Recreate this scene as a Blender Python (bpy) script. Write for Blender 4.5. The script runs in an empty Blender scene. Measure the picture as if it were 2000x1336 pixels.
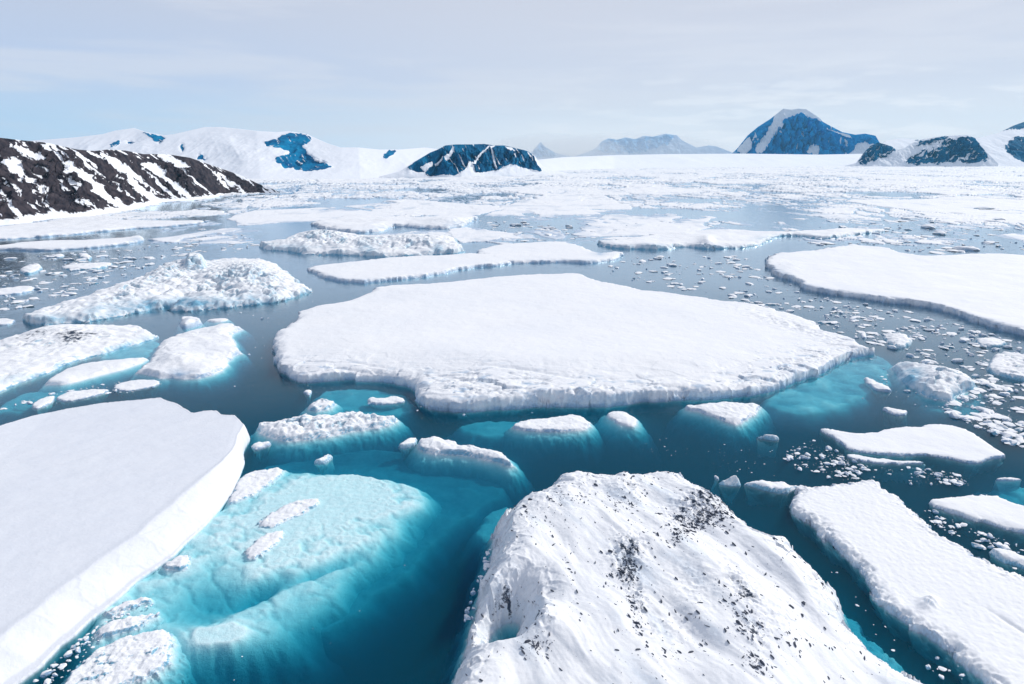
import bpy, math, random
import numpy as np
from mathutils import Vector, Matrix, Euler

# ------------------------------------------------------------------ camera
sc = bpy.context.scene
COL = sc.collection
random.seed(7); RNG = np.random.default_rng(7)
CAM_H = 60.0
FPX = 1350.0                      # focal length in pixels of the 2000 px wide photo
HORIZON = 300.0
PITCH = math.atan((668 - HORIZON) / FPX)
cam_d = bpy.data.cameras.new("camera"); cam = bpy.data.objects.new("camera", cam_d); COL.objects.link(cam)
cam_d.sensor_width = 36.0; cam_d.lens = 36.0 * FPX / 2000.0
cam_d.clip_start = 0.5; cam_d.clip_end = 60000
cam.location = (0, 0, CAM_H); cam.rotation_euler = (math.pi / 2 - PITCH, 0, 0)
sc.camera = cam

# ------------------------------------------------------------------ world, sun, exposure
SUN_EL = math.radians(36); SUN_AZ = math.radians(58)       # azimuth from +Y towards +X
W = bpy.data.worlds.new("World"); sc.world = W; W.use_nodes = True
nt = W.node_tree; nt.nodes.clear()
def N(t, kind, **kw):
    n = t.nodes.new(kind)
    for k, v in kw.items():
        if k.startswith('i_'):
            n.inputs[k[2:].replace('_', ' ')].default_value = v
        else:
            setattr(n, k, v)
    return n
def ramp(t, stops, src=None, interp='LINEAR'):
    r = t.nodes.new('ShaderNodeValToRGB'); r.color_ramp.interpolation = interp
    e = r.color_ramp.elements
    while len(e) < len(stops): e.new(0.5)
    for el, (p, c) in zip(e, stops):
        el.position = p; el.color = tuple(c) + (1,) if len(c) == 3 else c
    if src is not None: t.links.new(src, r.inputs[0])
    return r
def mrange(t, src, a, b, c=0.0, d=1.0, smooth=False):
    m = t.nodes.new('ShaderNodeMapRange'); m.clamp = True
    if smooth: m.interpolation_type = 'SMOOTHSTEP'
    m.inputs[1].default_value = a; m.inputs[2].default_value = b
    m.inputs[3].default_value = c; m.inputs[4].default_value = d
    t.links.new(src, m.inputs[0]); return m.outputs[0]
def math_(t, op, a, b=None, clamp=False):
    m = t.nodes.new('ShaderNodeMath'); m.operation = op; m.use_clamp = clamp
    for i, v in enumerate((a, b)):
        if v is None: continue
        if isinstance(v, (int, float)): m.inputs[i].default_value = v
        else: t.links.new(v, m.inputs[i])
    return m.outputs[0]
def mixc(t, fac, a, b, mode='MIX'):
    m = t.nodes.new('ShaderNodeMix'); m.data_type = 'RGBA'; m.blend_type = mode; m.clamp_factor = True
    for s, v in ((m.inputs[0], fac), (m.inputs[6], a), (m.inputs[7], b)):
        if isinstance(v, (int, float)): s.default_value = v
        elif isinstance(v, tuple): s.default_value = v + (1,) if len(v) == 3 else v
        else: t.links.new(v, s)
    return m.outputs[2]

sky = N(nt, 'ShaderNodeTexSky', sky_type='NISHITA', sun_disc=False, sun_elevation=SUN_EL, sun_rotation=SUN_AZ,
        altitude=60, air_density=1.0, dust_density=0.6, ozone_density=2.0)
tc = N(nt, 'ShaderNodeTexCoord'); sep = N(nt, 'ShaderNodeSeparateXYZ'); nt.links.new(tc.outputs['Generated'], sep.inputs[0])
mp = N(nt, 'ShaderNodeMapping'); mp.inputs['Scale'].default_value = (1.6, 1.6, 16.0); nt.links.new(tc.outputs['Generated'], mp.inputs[0])
n1 = N(nt, 'ShaderNodeTexNoise', i_Scale=1.5, i_Detail=6.0, i_Roughness=0.55, i_Distortion=0.3); nt.links.new(mp.outputs[0], n1.inputs['Vector'])
mp2 = N(nt, 'ShaderNodeMapping'); mp2.inputs['Scale'].default_value = (6, 6, 34.0); nt.links.new(tc.outputs['Generated'], mp2.inputs[0])
n2 = N(nt, 'ShaderNodeTexNoise', i_Scale=1.7, i_Detail=5.0, i_Roughness=0.55); nt.links.new(mp2.outputs[0], n2.inputs['Vector'])
elev = mrange(nt, sep.outputs[2], 0.0, 0.21)
side = mrange(nt, sep.outputs[0], -0.62, 0.15, smooth=True)           # bluer in the west
S = 10.0
lo = mixc(nt, side, (0.53*S, 0.68*S, 0.86*S), (0.80*S, 0.82*S, 0.88*S))
mid = mixc(nt, side, (0.50*S, 0.59*S, 0.78*S), (0.62*S, 0.655*S, 0.765*S))
hi = mixc(nt, side, (0.53*S, 0.575*S, 0.70*S), (0.615*S, 0.635*S, 0.725*S))
g1 = mixc(nt, mrange(nt, elev, 0.1, 0.5, smooth=True), lo, mid)
g2 = mixc(nt, mrange(nt, elev, 0.4, 1.0, smooth=True), g1, hi)
streak = mrange(nt, n1.outputs[0], 0.42, 0.62, 0.0, 1.0, True)
g3 = mixc(nt, math_(nt, 'MULTIPLY', streak, 0.55), g2, (0.70*S, 0.715*S, 0.79*S))
puff = math_(nt, 'MULTIPLY', mrange(nt, n2.outputs[0], 0.48, 0.64, 0, 1, True),
             math_(nt, 'MULTIPLY', mrange(nt, elev, 0.6, 0.15), mrange(nt, sep.outputs[0], -0.1, 0.3)))
g4 = mixc(nt, math_(nt, 'MULTIPLY', puff, 0.8), g3, (0.88*S, 0.88*S, 0.92*S))
fin = mixc(nt, mrange(nt, sep.outputs[2], 0.20, 0.60, 0.94, 0.45, True), sky.outputs[0], g4)
bg = N(nt, 'ShaderNodeBackground', i_Strength=0.1); nt.links.new(fin, bg.inputs[0])
wo = N(nt, 'ShaderNodeOutputWorld'); nt.links.new(bg.outputs[0], wo.inputs[0])

sl = bpy.data.lights.new("sun", 'SUN'); sun = bpy.data.objects.new("sun", sl); COL.objects.link(sun)
sl.energy = 3.0; sl.angle = math.radians(2.5); sl.color = (1.0, 0.96, 0.90)
sd_ = Vector((math.sin(SUN_AZ) * math.cos(SUN_EL), math.cos(SUN_AZ) * math.cos(SUN_EL), math.sin(SUN_EL)))
sun.rotation_euler = sd_.to_track_quat('Z', 'Y').to_euler()
sun.location = (200, 100, 300)
sc.view_settings.view_transform = 'Standard'; sc.view_settings.look = 'None'
sc.view_settings.gamma = 1.0; sc.view_settings.exposure = 0.13
sc.cycles.max_bounces = 6; sc.cycles.diffuse_bounces = 3; sc.cycles.glossy_bounces = 3
sc.cycles.transparent_max_bounces = 12; sc.cycles.volume_bounces = 1
sc.cycles.use_denoising = True

# ------------------------------------------------------------------ projection helpers
cp, sp_ = math.cos(PITCH), math.sin(PITCH)
def rays(px, py):
    x = (np.asarray(px, float) - 1000) / FPX; y = (668 - np.asarray(py, float)) / FPX
    return x, cp + y * sp_, -sp_ + y * cp          # world x, y, z of the ray
def at(px, py, z=0.0):
    x, y, d = rays(px, py); t = (z - CAM_H) / d
    return np.stack([x * t, y * t], -1)
def proj(X, Y, Z):
    dz = Z - CAM_H
    depth = Y * cp - dz * sp_; up = Y * sp_ + dz * cp
    depth = np.maximum(depth, 0.1)
    return 1000 + FPX * X / depth, 668 - FPX * up / depth

# ------------------------------------------------------------------ noise
def _hash(ix, iy, seed):
    h = (ix.astype(np.int64) * 374761393 + iy.astype(np.int64) * 668265263 + seed * 1274126177) & 0xffffffff
    h = ((h ^ (h >> 13)) * 1274126177) & 0xffffffff
    return (h ^ (h >> 16)) & 0xffff
def perlin(x, y, seed=0):
    ix = np.floor(x); iy = np.floor(y); fx = x - ix; fy = y - iy
    u = fx * fx * fx * (fx * (fx * 6 - 15) + 10); v = fy * fy * fy * (fy * (fy * 6 - 15) + 10)
    def g(dx, dy):
        a = _hash(ix + dx, iy + dy, seed) * (2 * math.pi / 65536)
        return np.cos(a) * (fx - dx) + np.sin(a) * (fy - dy)
    a = g(0, 0); b = g(1, 0); c = g(0, 1); d = g(1, 1)
    return ((a + (b - a) * u) + ((c + (d - c) * u) - (a + (b - a) * u)) * v) * 1.5
def fbm(x, y, seed=0, octv=4, gain=0.5, lac=2.03):
    s = 0; a = 1.0; t = 0
    for i in range(octv):
        s = s + a * perlin(x, y, seed + i * 17); t += a; a *= gain; x = x * lac + 3.1; y = y * lac + 1.7
    return s / t
def ridged(x, y, seed=0, octv=4, gain=0.5):
    s = 0; a = 1.0; t = 0
    for i in range(octv):
        s = s + a * (1 - np.abs(perlin(x, y, seed + i * 17)) * 2); t += a; a *= gain; x = x * 2.07 + 3.1; y = y * 2.07 + 1.7
    return s / t
def sstep(a, b, x):
    t = np.clip((x - a) / (b - a), 0, 1); return t * t * (3 - 2 * t)

def cells(x, y, seed=0):
    ix = np.floor(x); iy = np.floor(y)
    b1 = np.full(x.shape, 1e9); b2 = b1.copy(); rid = np.zeros(x.shape); bx = rid.copy(); by = rid.copy(); r2 = rid.copy(); r3 = rid.copy()
    for dx in (-1, 0, 1):
        for dy in (-1, 0, 1):
            a = _hash(ix + dx, iy + dy, seed) / 65536.0; b = _hash(ix + dx, iy + dy, seed + 101) / 65536.0
            ex = x - (ix + dx + a); ey = y - (iy + dy + b); d = ex * ex + ey * ey
            n = d < b1
            b2 = np.where(n, b1, np.minimum(b2, d)); b1 = np.where(n, d, b1)
            bx = np.where(n, ex, bx); by = np.where(n, ey, by); rid = np.where(n, _hash(ix + dx, iy + dy, seed + 7) / 65536.0, rid)
            r2 = np.where(n, a, r2); r3 = np.where(n, b, r3)
    return rid, bx, by, np.sqrt(b2) - np.sqrt(b1), r2 - .5, r3 - .5
def facets(x, y, seed=0, tilt=1.6, warp=0.35):
    wx = x + warp * fbm(x, y, seed + 1, 3); wy = y + warp * fbm(x, y, seed + 2, 3)
    r, bx, by, f, a, b = cells(wx, wy, seed)
    return (r - 0.5) + tilt * (a * bx + b * by) - 0.35 * (1 - sstep(0, 0.12, f))

# ------------------------------------------------------------------ polygons
def chaikin(P, n=2):
    P = np.asarray(P, float)
    for _ in range(n):
        Q = np.roll(P, -1, 0); P = np.stack([P * .75 + Q * .25, P * .25 + Q * .75], 1).reshape(-1, 2)
    return P
def inside(X, Y, P):
    r = np.zeros(X.shape, bool); n = len(P)
    for i in range(n):
        x0, y0 = P[i]; x1, y1 = P[(i + 1) % n]
        if y0 == y1: continue
        c = ((y0 > Y) != (y1 > Y)) & (X < (x1 - x0) * (Y - y0) / (y1 - y0) + x0)
        r ^= c
    return r
def sdf(X, Y, P):
    """signed distance, negative inside"""
    n = len(P); d2 = np.full(X.shape, 1e18)
    for i in range(n):
        x0, y0 = P[i]; ex, ey = P[(i + 1) % n] - P[i]
        L = ex * ex + ey * ey + 1e-12
        wx = X - x0; wy = Y - y0
        t = np.clip((wx * ex + wy * ey) / L, 0, 1)
        wx = wx - t * ex; wy = wy - t * ey
        np.minimum(d2, wx * wx + wy * wy, out=d2)
    d = np.sqrt(d2)
    return np.where(inside(X, Y, P), -d, d)
def trace(pix, h=0.0):
    """outline traced on the photo -> world polygon at the water line; far-side points are the top rim at height h"""
    p = np.asarray(pix, float)
    w0 = at(p[:, 0], p[:, 1], 0.0)
    if h <= 0: return w0
    wh = at(p[:, 0], p[:, 1], h)
    area = 0.5 * np.sum(w0[:, 0] * np.roll(w0[:, 1], -1) - np.roll(w0[:, 0], -1) * w0[:, 1])
    e = np.roll(w0, -1, 0) - np.roll(w0, 1, 0)
    nrm = np.stack([e[:, 1], -e[:, 0]], -1) * (1 if area > 0 else -1)
    nrm /= np.linalg.norm(nrm, axis=1)[:, None] + 1e-9
    away = w0 / (np.linalg.norm(w0, axis=1)[:, None] + 1e-9)
    k = sstep(-0.15, 0.45, np.sum(nrm * away, 1))[:, None]
    return w0 * (1 - k) + wh * k

# ------------------------------------------------------------------ mesh from arrays
def mesh_from(name, V, F, mats, attrs=None, smooth=True, loc=None, origin=True):
    me = bpy.data.meshes.new(name)
    V = np.asarray(V, np.float64)
    if loc is None:
        loc = np.array([V[:, 0].mean(), V[:, 1].mean(), 0.0]) if origin else np.zeros(3)
    V = V - loc
    F = np.asarray(F, np.int32); k = F.shape[1]
    me.vertices.add(len(V)); me.vertices.foreach_set('co', V.astype(np.float32).ravel())
    me.loops.add(F.size); me.loops.foreach_set('vertex_index', F.ravel())
    me.polygons.add(len(F)); me.polygons.foreach_set('loop_start', np.arange(0, F.size, k, dtype=np.int32))
    me.update(calc_edges=True)
    me.polygons.foreach_set('use_smooth', np.full(len(F), smooth))
    for k_, a in (attrs or {}).items():
        at_ = me.attributes.new(k_, 'FLOAT', 'POINT'); at_.data.foreach_set('value', np.asarray(a, np.float32))
    for m in (mats if isinstance(mats, list) else [mats]): me.materials.append(m)
    o = bpy.data.objects.new(name, me); COL.objects.link(o); o.location = loc
    return o
def grid_faces(nx, ny, keep=None):
    i = np.arange(nx * ny).reshape(ny, nx)
    F = np.stack([i[:-1, :-1], i[:-1, 1:], i[1:, 1:], i[1:, :-1]], -1).reshape(-1, 4)
    if keep is not None:
        F = F[keep.ravel()[F].any(1)]
    return F
def compact(V, F, attrs):
    used = np.zeros(len(V), bool); used[F.ravel()] = True
    idx = np.cumsum(used) - 1
    return V[used], idx[F], {k: a[used] for k, a in attrs.items()}
def tag(o, label=None, cat=None, group=None, kind=None):
    if label: o['label'] = label
    if cat: o['category'] = cat
    if group: o['group'] = group
    if kind: o['kind'] = kind
    return o
def parent(child, par):
    child.parent = par; child.location = Vector(child.location) - Vector(par.location); return child

# ------------------------------------------------------------------ materials
def new_mat(name):
    m = bpy.data.materials.new(name); m.use_nodes = True; m.node_tree.nodes.clear()
    t = m.node_tree; out = t.nodes.new('ShaderNodeOutputMaterial'); return m, t, out
def ice_material(name, snow=(0.87, 0.875, 0.885), blue=(0.38, 0.56, 0.76), grain=1.0, blue_amt=1.0, dirt_col=(0.045, 0.065, 0.10), rough=0.75, fine=3.0):
    m, t, out = new_mat(name)
    b = N(t, 'ShaderNodeBsdfPrincipled'); t.links.new(b.outputs[0], out.inputs[0])
    g = N(t, 'ShaderNodeNewGeometry'); sx = N(t, 'ShaderNodeSeparateXYZ'); t.links.new(g.outputs['True Normal'], sx.inputs[0])
    ps = N(t, 'ShaderNodeSeparateXYZ'); t.links.new(g.outputs['Position'], ps.inputs[0])
    nz = math_(t, 'ABSOLUTE', sx.outputs[2])
    nA = N(t, 'ShaderNodeTexNoise', i_Scale=0.22, i_Detail=5.0, i_Roughness=0.62); t.links.new(g.outputs['Position'], nA.inputs['Vector'])
    nB = N(t, 'ShaderNodeTexNoise', i_Scale=fine, i_Detail=5.0, i_Roughness=0.6); t.links.new(g.outputs['Position'], nB.inputs['Vector'])
    nC = N(t, 'ShaderNodeTexNoise', i_Scale=0.035, i_Detail=4.0, i_Roughness=0.6); t.links.new(g.outputs['Position'], nC.inputs['Vector'])
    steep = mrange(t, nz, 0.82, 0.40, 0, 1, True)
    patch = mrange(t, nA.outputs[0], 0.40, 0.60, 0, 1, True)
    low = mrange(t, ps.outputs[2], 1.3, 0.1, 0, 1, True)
    f = math_(t, 'MULTIPLY', steep, math_(t, 'ADD', math_(t, 'MULTIPLY', patch, 0.45), math_(t, 'ADD', math_(t, 'MULTIPLY', low, 0.5), 0.25)), True)  # blue ice on steep, low faces, deepened to stand in for cliff shade
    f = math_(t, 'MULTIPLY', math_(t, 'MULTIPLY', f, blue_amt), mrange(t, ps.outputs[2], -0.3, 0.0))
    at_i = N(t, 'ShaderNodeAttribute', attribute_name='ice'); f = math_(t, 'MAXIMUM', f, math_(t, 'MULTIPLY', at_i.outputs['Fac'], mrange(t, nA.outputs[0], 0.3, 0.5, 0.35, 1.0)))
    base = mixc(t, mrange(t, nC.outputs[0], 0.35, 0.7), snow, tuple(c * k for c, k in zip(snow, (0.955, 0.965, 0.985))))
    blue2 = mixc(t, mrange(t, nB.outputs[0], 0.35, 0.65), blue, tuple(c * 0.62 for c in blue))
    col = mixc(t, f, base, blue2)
    thin = N(t, 'ShaderNodeAttribute', attribute_name='thin')
    col = mixc(t, math_(t, 'MULTIPLY', thin.outputs['Fac'], mrange(t, nB.outputs[0], 0.3, 0.6, 0.75, 1.0)), col, (0.33, 0.45, 0.60))
    dr = N(t, 'ShaderNodeAttribute', attribute_name='dirt')
    nD = N(t, 'ShaderNodeTexNoise', i_Scale=fine * 1.4, i_Detail=6.0, i_Roughness=0.7); t.links.new(g.outputs['Position'], nD.inputs['Vector'])
    df = mrange(t, math_(t, 'ADD', dr.outputs['Fac'], math_(t, 'MULTIPLY', math_(t, 'SUBTRACT', nD.outputs[0], 0.5), 1.3)), 0.40, 0.60)
    col = mixc(t, df, col, dirt_col)
    t.links.new(col, b.inputs['Base Color'])
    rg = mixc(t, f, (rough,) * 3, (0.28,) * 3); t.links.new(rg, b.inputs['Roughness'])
    b.inputs['IOR'].default_value = 1.31
    bp = N(t, 'ShaderNodeBump', i_Strength=0.55 * grain, i_Distance=0.12); t.links.new(nB.outputs[0], bp.inputs['Height'])
    bp2 = N(t, 'ShaderNodeBump', i_Strength=0.5 * grain, i_Distance=0.8); t.links.new(nA.outputs[0], bp2.inputs['Height']); t.links.new(bp2.outputs[0], bp.inputs['Normal'])
    t.links.new(bp.outputs[0], b.inputs['Normal'])
    return m
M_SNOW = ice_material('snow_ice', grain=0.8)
M_GREY = ice_material('grey_snow', snow=(0.79, 0.81, 0.85), grain=0.5, blue_amt=0.15)  # evenly greyer snow for the lower-left floe
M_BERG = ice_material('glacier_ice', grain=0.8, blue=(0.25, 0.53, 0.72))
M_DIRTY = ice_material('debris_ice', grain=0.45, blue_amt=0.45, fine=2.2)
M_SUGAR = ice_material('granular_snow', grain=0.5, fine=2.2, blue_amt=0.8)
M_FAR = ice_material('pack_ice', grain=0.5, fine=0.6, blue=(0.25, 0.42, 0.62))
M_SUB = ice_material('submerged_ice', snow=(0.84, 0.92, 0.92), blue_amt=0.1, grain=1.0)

def rock_material(name, rock, rock2, scale, snow=(0.86, 0.88, 0.92), soft=0.06):
    m, t, out = new_mat(name)
    b = N(t, 'ShaderNodeBsdfPrincipled', i_Roughness=0.9); b.inputs['Specular IOR Level'].default_value = 0.1; t.links.new(b.outputs[0], out.inputs[0])
    g = N(t, 'ShaderNodeNewGeometry')
    n = N(t, 'ShaderNodeTexNoise', i_Scale=scale, i_Detail=8.0, i_Roughness=0.65); t.links.new(g.outputs['Position'], n.inputs['Vector'])
    n3 = N(t, 'ShaderNodeTexNoise', i_Scale=scale * 3.7, i_Detail=6.0, i_Roughness=0.7); t.links.new(g.outputs['Position'], n3.inputs['Vector'])
    a = N(t, 'ShaderNodeAttribute', attribute_name='rock')
    v = math_(t, 'ADD', a.outputs['Fac'], math_(t, 'MULTIPLY', math_(t, 'SUBTRACT', n3.outputs[0], 0.5), 0.7))
    f = mrange(t, v, 0.5 - soft, 0.5 + soft)
    rc = mixc(t, mrange(t, n.outputs[0], 0.35, 0.65), rock, rock2)
    t.links.new(mixc(t, f, snow, rc), b.inputs['Base Color'])
    bp = N(t, 'ShaderNodeBump', i_Strength=0.7, i_Distance=1.5 / scale * 0.05)
    t.links.new(math_(t, 'MULTIPLY', n.outputs[0], f), bp.inputs['Height']); t.links.new(bp.outputs[0], b.inputs['Normal'])
    return m

def water_material():
    m, t, out = new_mat('sea_water')
    g = N(t, 'ShaderNodeNewGeometry')
    mpg = N(t, 'ShaderNodeMapping'); mpg.inputs['Scale'].default_value = (1.0, 1.8, 1.0); t.links.new(g.outputs['Position'], mpg.inputs[0])
    a = N(t, 'ShaderNodeTexNoise', i_Scale=1.4, i_Detail=4.0, i_Roughness=0.6, i_Distortion=0.4); t.links.new(mpg.outputs[0], a.inputs['Vector'])
    c = N(t, 'ShaderNodeTexNoise', i_Scale=0.15, i_Detail=4.0, i_Roughness=0.6); t.links.new(mpg.outputs[0], c.inputs['Vector'])
    bp = N(t, 'ShaderNodeBump', i_Distance=0.07); t.links.new(mrange(t, c.outputs[0], 0.40, 0.62, 0.15, 0.9), bp.inputs['Strength']); t.links.new(a.outputs[0], bp.inputs['Height'])
    bp2 = N(t, 'ShaderNodeBump', i_Strength=0.3, i_Distance=0.3); t.links.new(c.outputs[0], bp2.inputs['Height']); t.links.new(bp2.outputs[0], bp.inputs['Normal'])
    vm = N(t, 'ShaderNodeVectorMath', operation='DOT_PRODUCT'); t.links.new(g.outputs['Incoming'], vm.inputs[0]); t.links.new(g.outputs['Normal'], vm.inputs[1])
    cosv = math_(t, 'ABSOLUTE', vm.outputs['Value'])
    gl = N(t, 'ShaderNodeBsdfGlossy', i_Roughness=0.06); t.links.new(bp.outputs[0], gl.inputs['Normal'])
    gl.inputs['Color'].default_value = (0.82, 0.93, 1.0, 1)
    tr = N(t, 'ShaderNodeBsdfTransparent')
    mx = N(t, 'ShaderNodeMixShader'); t.links.new(ramp(t, [(0.0, (0.95,) * 3), (0.10, (0.88,) * 3), (0.17, (0.70,) * 3), (0.215, (0.48,) * 3), (0.285, (0.17,) * 3), (0.36, (0.04,) * 3), (0.55, (0.012,) * 3)], cosv).outputs[0], mx.inputs[0]); t.links.new(tr.outputs[0], mx.inputs[1]); t.links.new(gl.outputs[0], mx.inputs[2])
    t.links.new(mx.outputs[0], out.inputs['Surface'])
    # clear polar water: red is lost within a metre or two, blue-green comes back from depth
    ab = N(t, 'ShaderNodeVolumeAbsorption', i_Density=0.90); ab.inputs['Color'].default_value = (0.47, 0.829, 0.879, 1)
    s = N(t, 'ShaderNodeVolumeScatter', i_Density=0.06, i_Anisotropy=0.0); s.inputs['Color'].default_value = (0.0, 0.60, 0.85, 1)
    ad = N(t, 'ShaderNodeAddShader'); t.links.new(ab.outputs[0], ad.inputs[0]); t.links.new(s.outputs[0], ad.inputs[1])
    t.links.new(ad.outputs[0], out.inputs['Volume'])
    return m

# ------------------------------------------------------------------ setting: sea bed, water, haze
def box(name, x0, x1, y0, y1, z0, z1, mat):
    V = [(x, y, z) for z in (z0, z1) for y in (y0, y1) for x in (x0, x1)]
    F = [(0, 2, 3, 1), (4, 5, 7, 6), (0, 1, 5, 4), (2, 6, 7, 3), (0, 4, 6, 2), (1, 3, 7, 5)]
    return mesh_from(name, V, F, mat, smooth=False, loc=np.zeros(3))
mb, tb, ob = new_mat('sea_bed_silt'); bb = N(tb, 'ShaderNodeBsdfPrincipled', i_Roughness=0.9)
nb = N(tb, 'ShaderNodeTexNoise', i_Scale=0.05, i_Detail=4.0); tb.links.new(ramp(tb, [(0.3, (0.02, 0.05, 0.06)), (0.7, (0.03, 0.07, 0.08))], nb.outputs[0]).outputs[0], bb.inputs[0]); tb.links.new(bb.outputs[0], ob.inputs[0])
V = [(-9000, -300, -40), (9000, -300, -40), (9000, 11000, -40), (-9000, 11000, -40)]
tag(mesh_from('sea_bed', V, [(0, 1, 2, 3)], mb, loc=np.zeros(3)), 'dark sea bed deep under the teal water', 'sea bed', kind='structure')
tag(box('water', -8900, 8900, -280, 10900, -39, 0.0, water_material()), 'calm teal sea water filling the leads between the floes', 'sea water', kind='structure')
mh, th, oh = new_mat('haze_air')
pv = N(th, 'ShaderNodeVolumePrincipled', i_Density=0.000026, i_Anisotropy=0.1); pv.inputs['Color'].default_value = (0.28, 0.72, 1.0, 1)
th.links.new(pv.outputs[0], oh.inputs['Volume'])
tag(box('haze', -9100, 9100, -320, 11100, -41, 620, mh), 'thin pale haze lying over the far ice and mountains', 'haze', kind='stuff')

# ------------------------------------------------------------------ floating ice
def block(px, py, cx, cy, sx, sy): return np.exp(-((px - cx) / sx) ** 6 - ((py - cy) / sy) ** 4)
OCC = []          # world outlines of everything traced, so that loose pieces keep off it
def floe(name, label, cat, pix, h=1.5, w=1.2, mat=None, foot=6.0, fdepth=14.0, edge=0.35, edge_l=4.0, und=0.15, und_l=18.0,
         rug=0.0, rug_l=8.0, holes=(), hook=None, res=1.25, group=None, seed=None, under=None, par=None, occ=True, maxcells=420000,
         hproj=None, kind=None, soften=1, jag=0.0):
    seed = seed if seed is not None else (abs(hash_name(label)) % 9973)
    P = chaikin(trace(pix, h if hproj is None else hproj), soften)
    if occ: OCC.append(P)
    pw, ph = np.ptp(P, axis=0); edge = min(edge, 0.09 * math.sqrt(pw * ph)); jag = min(jag, edge * 2.2)
    reach = min(fdepth / max(foot, 0.05), 9) + edge * 2
    dist = np.hypot(P[:, 0].mean(), max(P[:, 1].mean(), 40))
    dmin = np.hypot(P[:, 0], P[:, 1]).min()
    x0, y0 = P.min(0) - reach; x1, y1 = P.max(0) + reach
    y0 = max(y0, 38.0)
    s = max(0.7 * dmin + 0.3 * dist, 60) / (FPX * 0.512) * res
    n = (x1 - x0) * (y1 - y0) / s / s
    if n > maxcells: s *= math.sqrt(n / maxcells)
    nx = int((x1 - x0) / s) + 2; ny = int((y1 - y0) / s) + 2
    X, Y = np.meshgrid(x0 + np.arange(nx) * s, y0 + np.arange(ny) * s)
    # keep a small margin round the frame only
    X0 = X; Y0 = Y
    d = sdf(X, Y, P)
    for hp in holes: d = np.maximum(d, -sdf(X, Y, chaikin(trace(hp, 0), 1)))
    dn = d + edge * (fbm(X / edge_l, Y / edge_l, seed, 4, 0.55) * 1.5) + (jag + edge * 0.5) * 1.1 * (facets(X / (edge_l * 1.3), Y / (edge_l * 1.3), seed + 9, 0.8) + 0.5 * facets(X / (edge_l * .45), Y / (edge_l * .45), seed + 10, 0.6) + 0.12 * facets(X / (edge_l * .17), Y / (edge_l * .17), seed + 11, 0.6))
    t = -dn
    ww = w * (0.55 + 0.9 * sstep(-0.5, 0.5, fbm(X / (edge_l * 3), Y / (edge_l * 3), seed + 5, 3)))
    k = np.clip(t / ww, 0, 1); 
    kf = 0.30 + 0.50 * sstep(-0.4, 0.4, fbm(X / (edge_l * 1.6), Y / (edge_l * 1.6), seed + 6, 3) + 0.25 * facets(X / edge_l, Y / edge_l, seed + 14, .6))
    k2 = np.clip(t / (ww * 3.0), 0, 1); prof = kf * np.clip(t / (0.35 * ww), 0, 1) + (1 - kf) * (1 - (1 - k2) ** 2.2)
    inner = sstep(0, 1, t / (w * 3 + 1))
    H = h * prof + und * inner * fbm(X / und_l, Y / und_l, seed + 31, 5, 0.5) * 2
    if rug > 0:
        r = 0.55 * ridged(X / rug_l, Y / rug_l, seed + 71, 5, 0.5) + (0.6 * facets(X / rug_l * 1.3, Y / rug_l * 1.3, seed + 72) + 0.32 * facets(X / rug_l * 3.1, Y / rug_l * 3.1, seed + 73)) * (0.2 + 0.8 * sstep(-0.1, 0.35, fbm(X / rug_l / 1.6, Y / rug_l / 1.6, seed + 75, 3))) + 0.12
        H = H + rug * k * (r - 0.35) * (0.6 + 0.4 * inner)
        H = np.where(t > 0, np.maximum(H, 0.12 * h * k), H)
    px, py = proj(X, Y, H)
    attrs = {'dirt': np.zeros_like(H), 'ice': np.zeros_like(H)}
    if hook:
        H = hook(X, Y, px, py, t, H, attrs, seed)
    under_n = 0.35 * fbm(X / 3.0, Y / 3.0, seed + 3, 3)
    dd_ = np.maximum(dn, 0); out = -(dd_ * foot * 0.8 * (1 + 0.6 * fbm(X / 4, Y / 4, seed + 8, 3)) + 0.2 * dd_ ** 2 + 0.25 * sstep(0, 0.6, dn)) + under_n * sstep(0, 2, dn)
    Z = np.where(t > 0, H, np.minimum(out, -0.02))
    keep = (Z > -fdepth)
    if foot >= 3:                                       # the waves have cut the ice back under the water line
        gy, gx = np.gradient(d, s); gl = np.sqrt(gx * gx + gy * gy) + 1e-6
        q = np.maximum(dn, 0) * 1.7 * (t <= 0); X = X - gx / gl * q; Y = Y - gy / gl * q
        Z = np.where(t > 0, Z, -0.1 - 1.6 * dd_); keep = Z > -3.5
    V = np.stack([X, Y, Z], -1).reshape(-1, 3)
    F = grid_faces(nx, ny, keep)
    V, F, A = compact(V, F, {k_: a.ravel() for k_, a in attrs.items()})
    o = mesh_from(name, V, F, mat or M_SNOW, A)
    if par is None:
        tag(o, label, cat, group, kind)
    else:
        parent(o, par)
        if label: o['label'] = label
    return o
def hash_name(s):
    h = 7
    for c in s: h = (h * 131 + ord(c)) & 0x7fffffff
    return h
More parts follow.
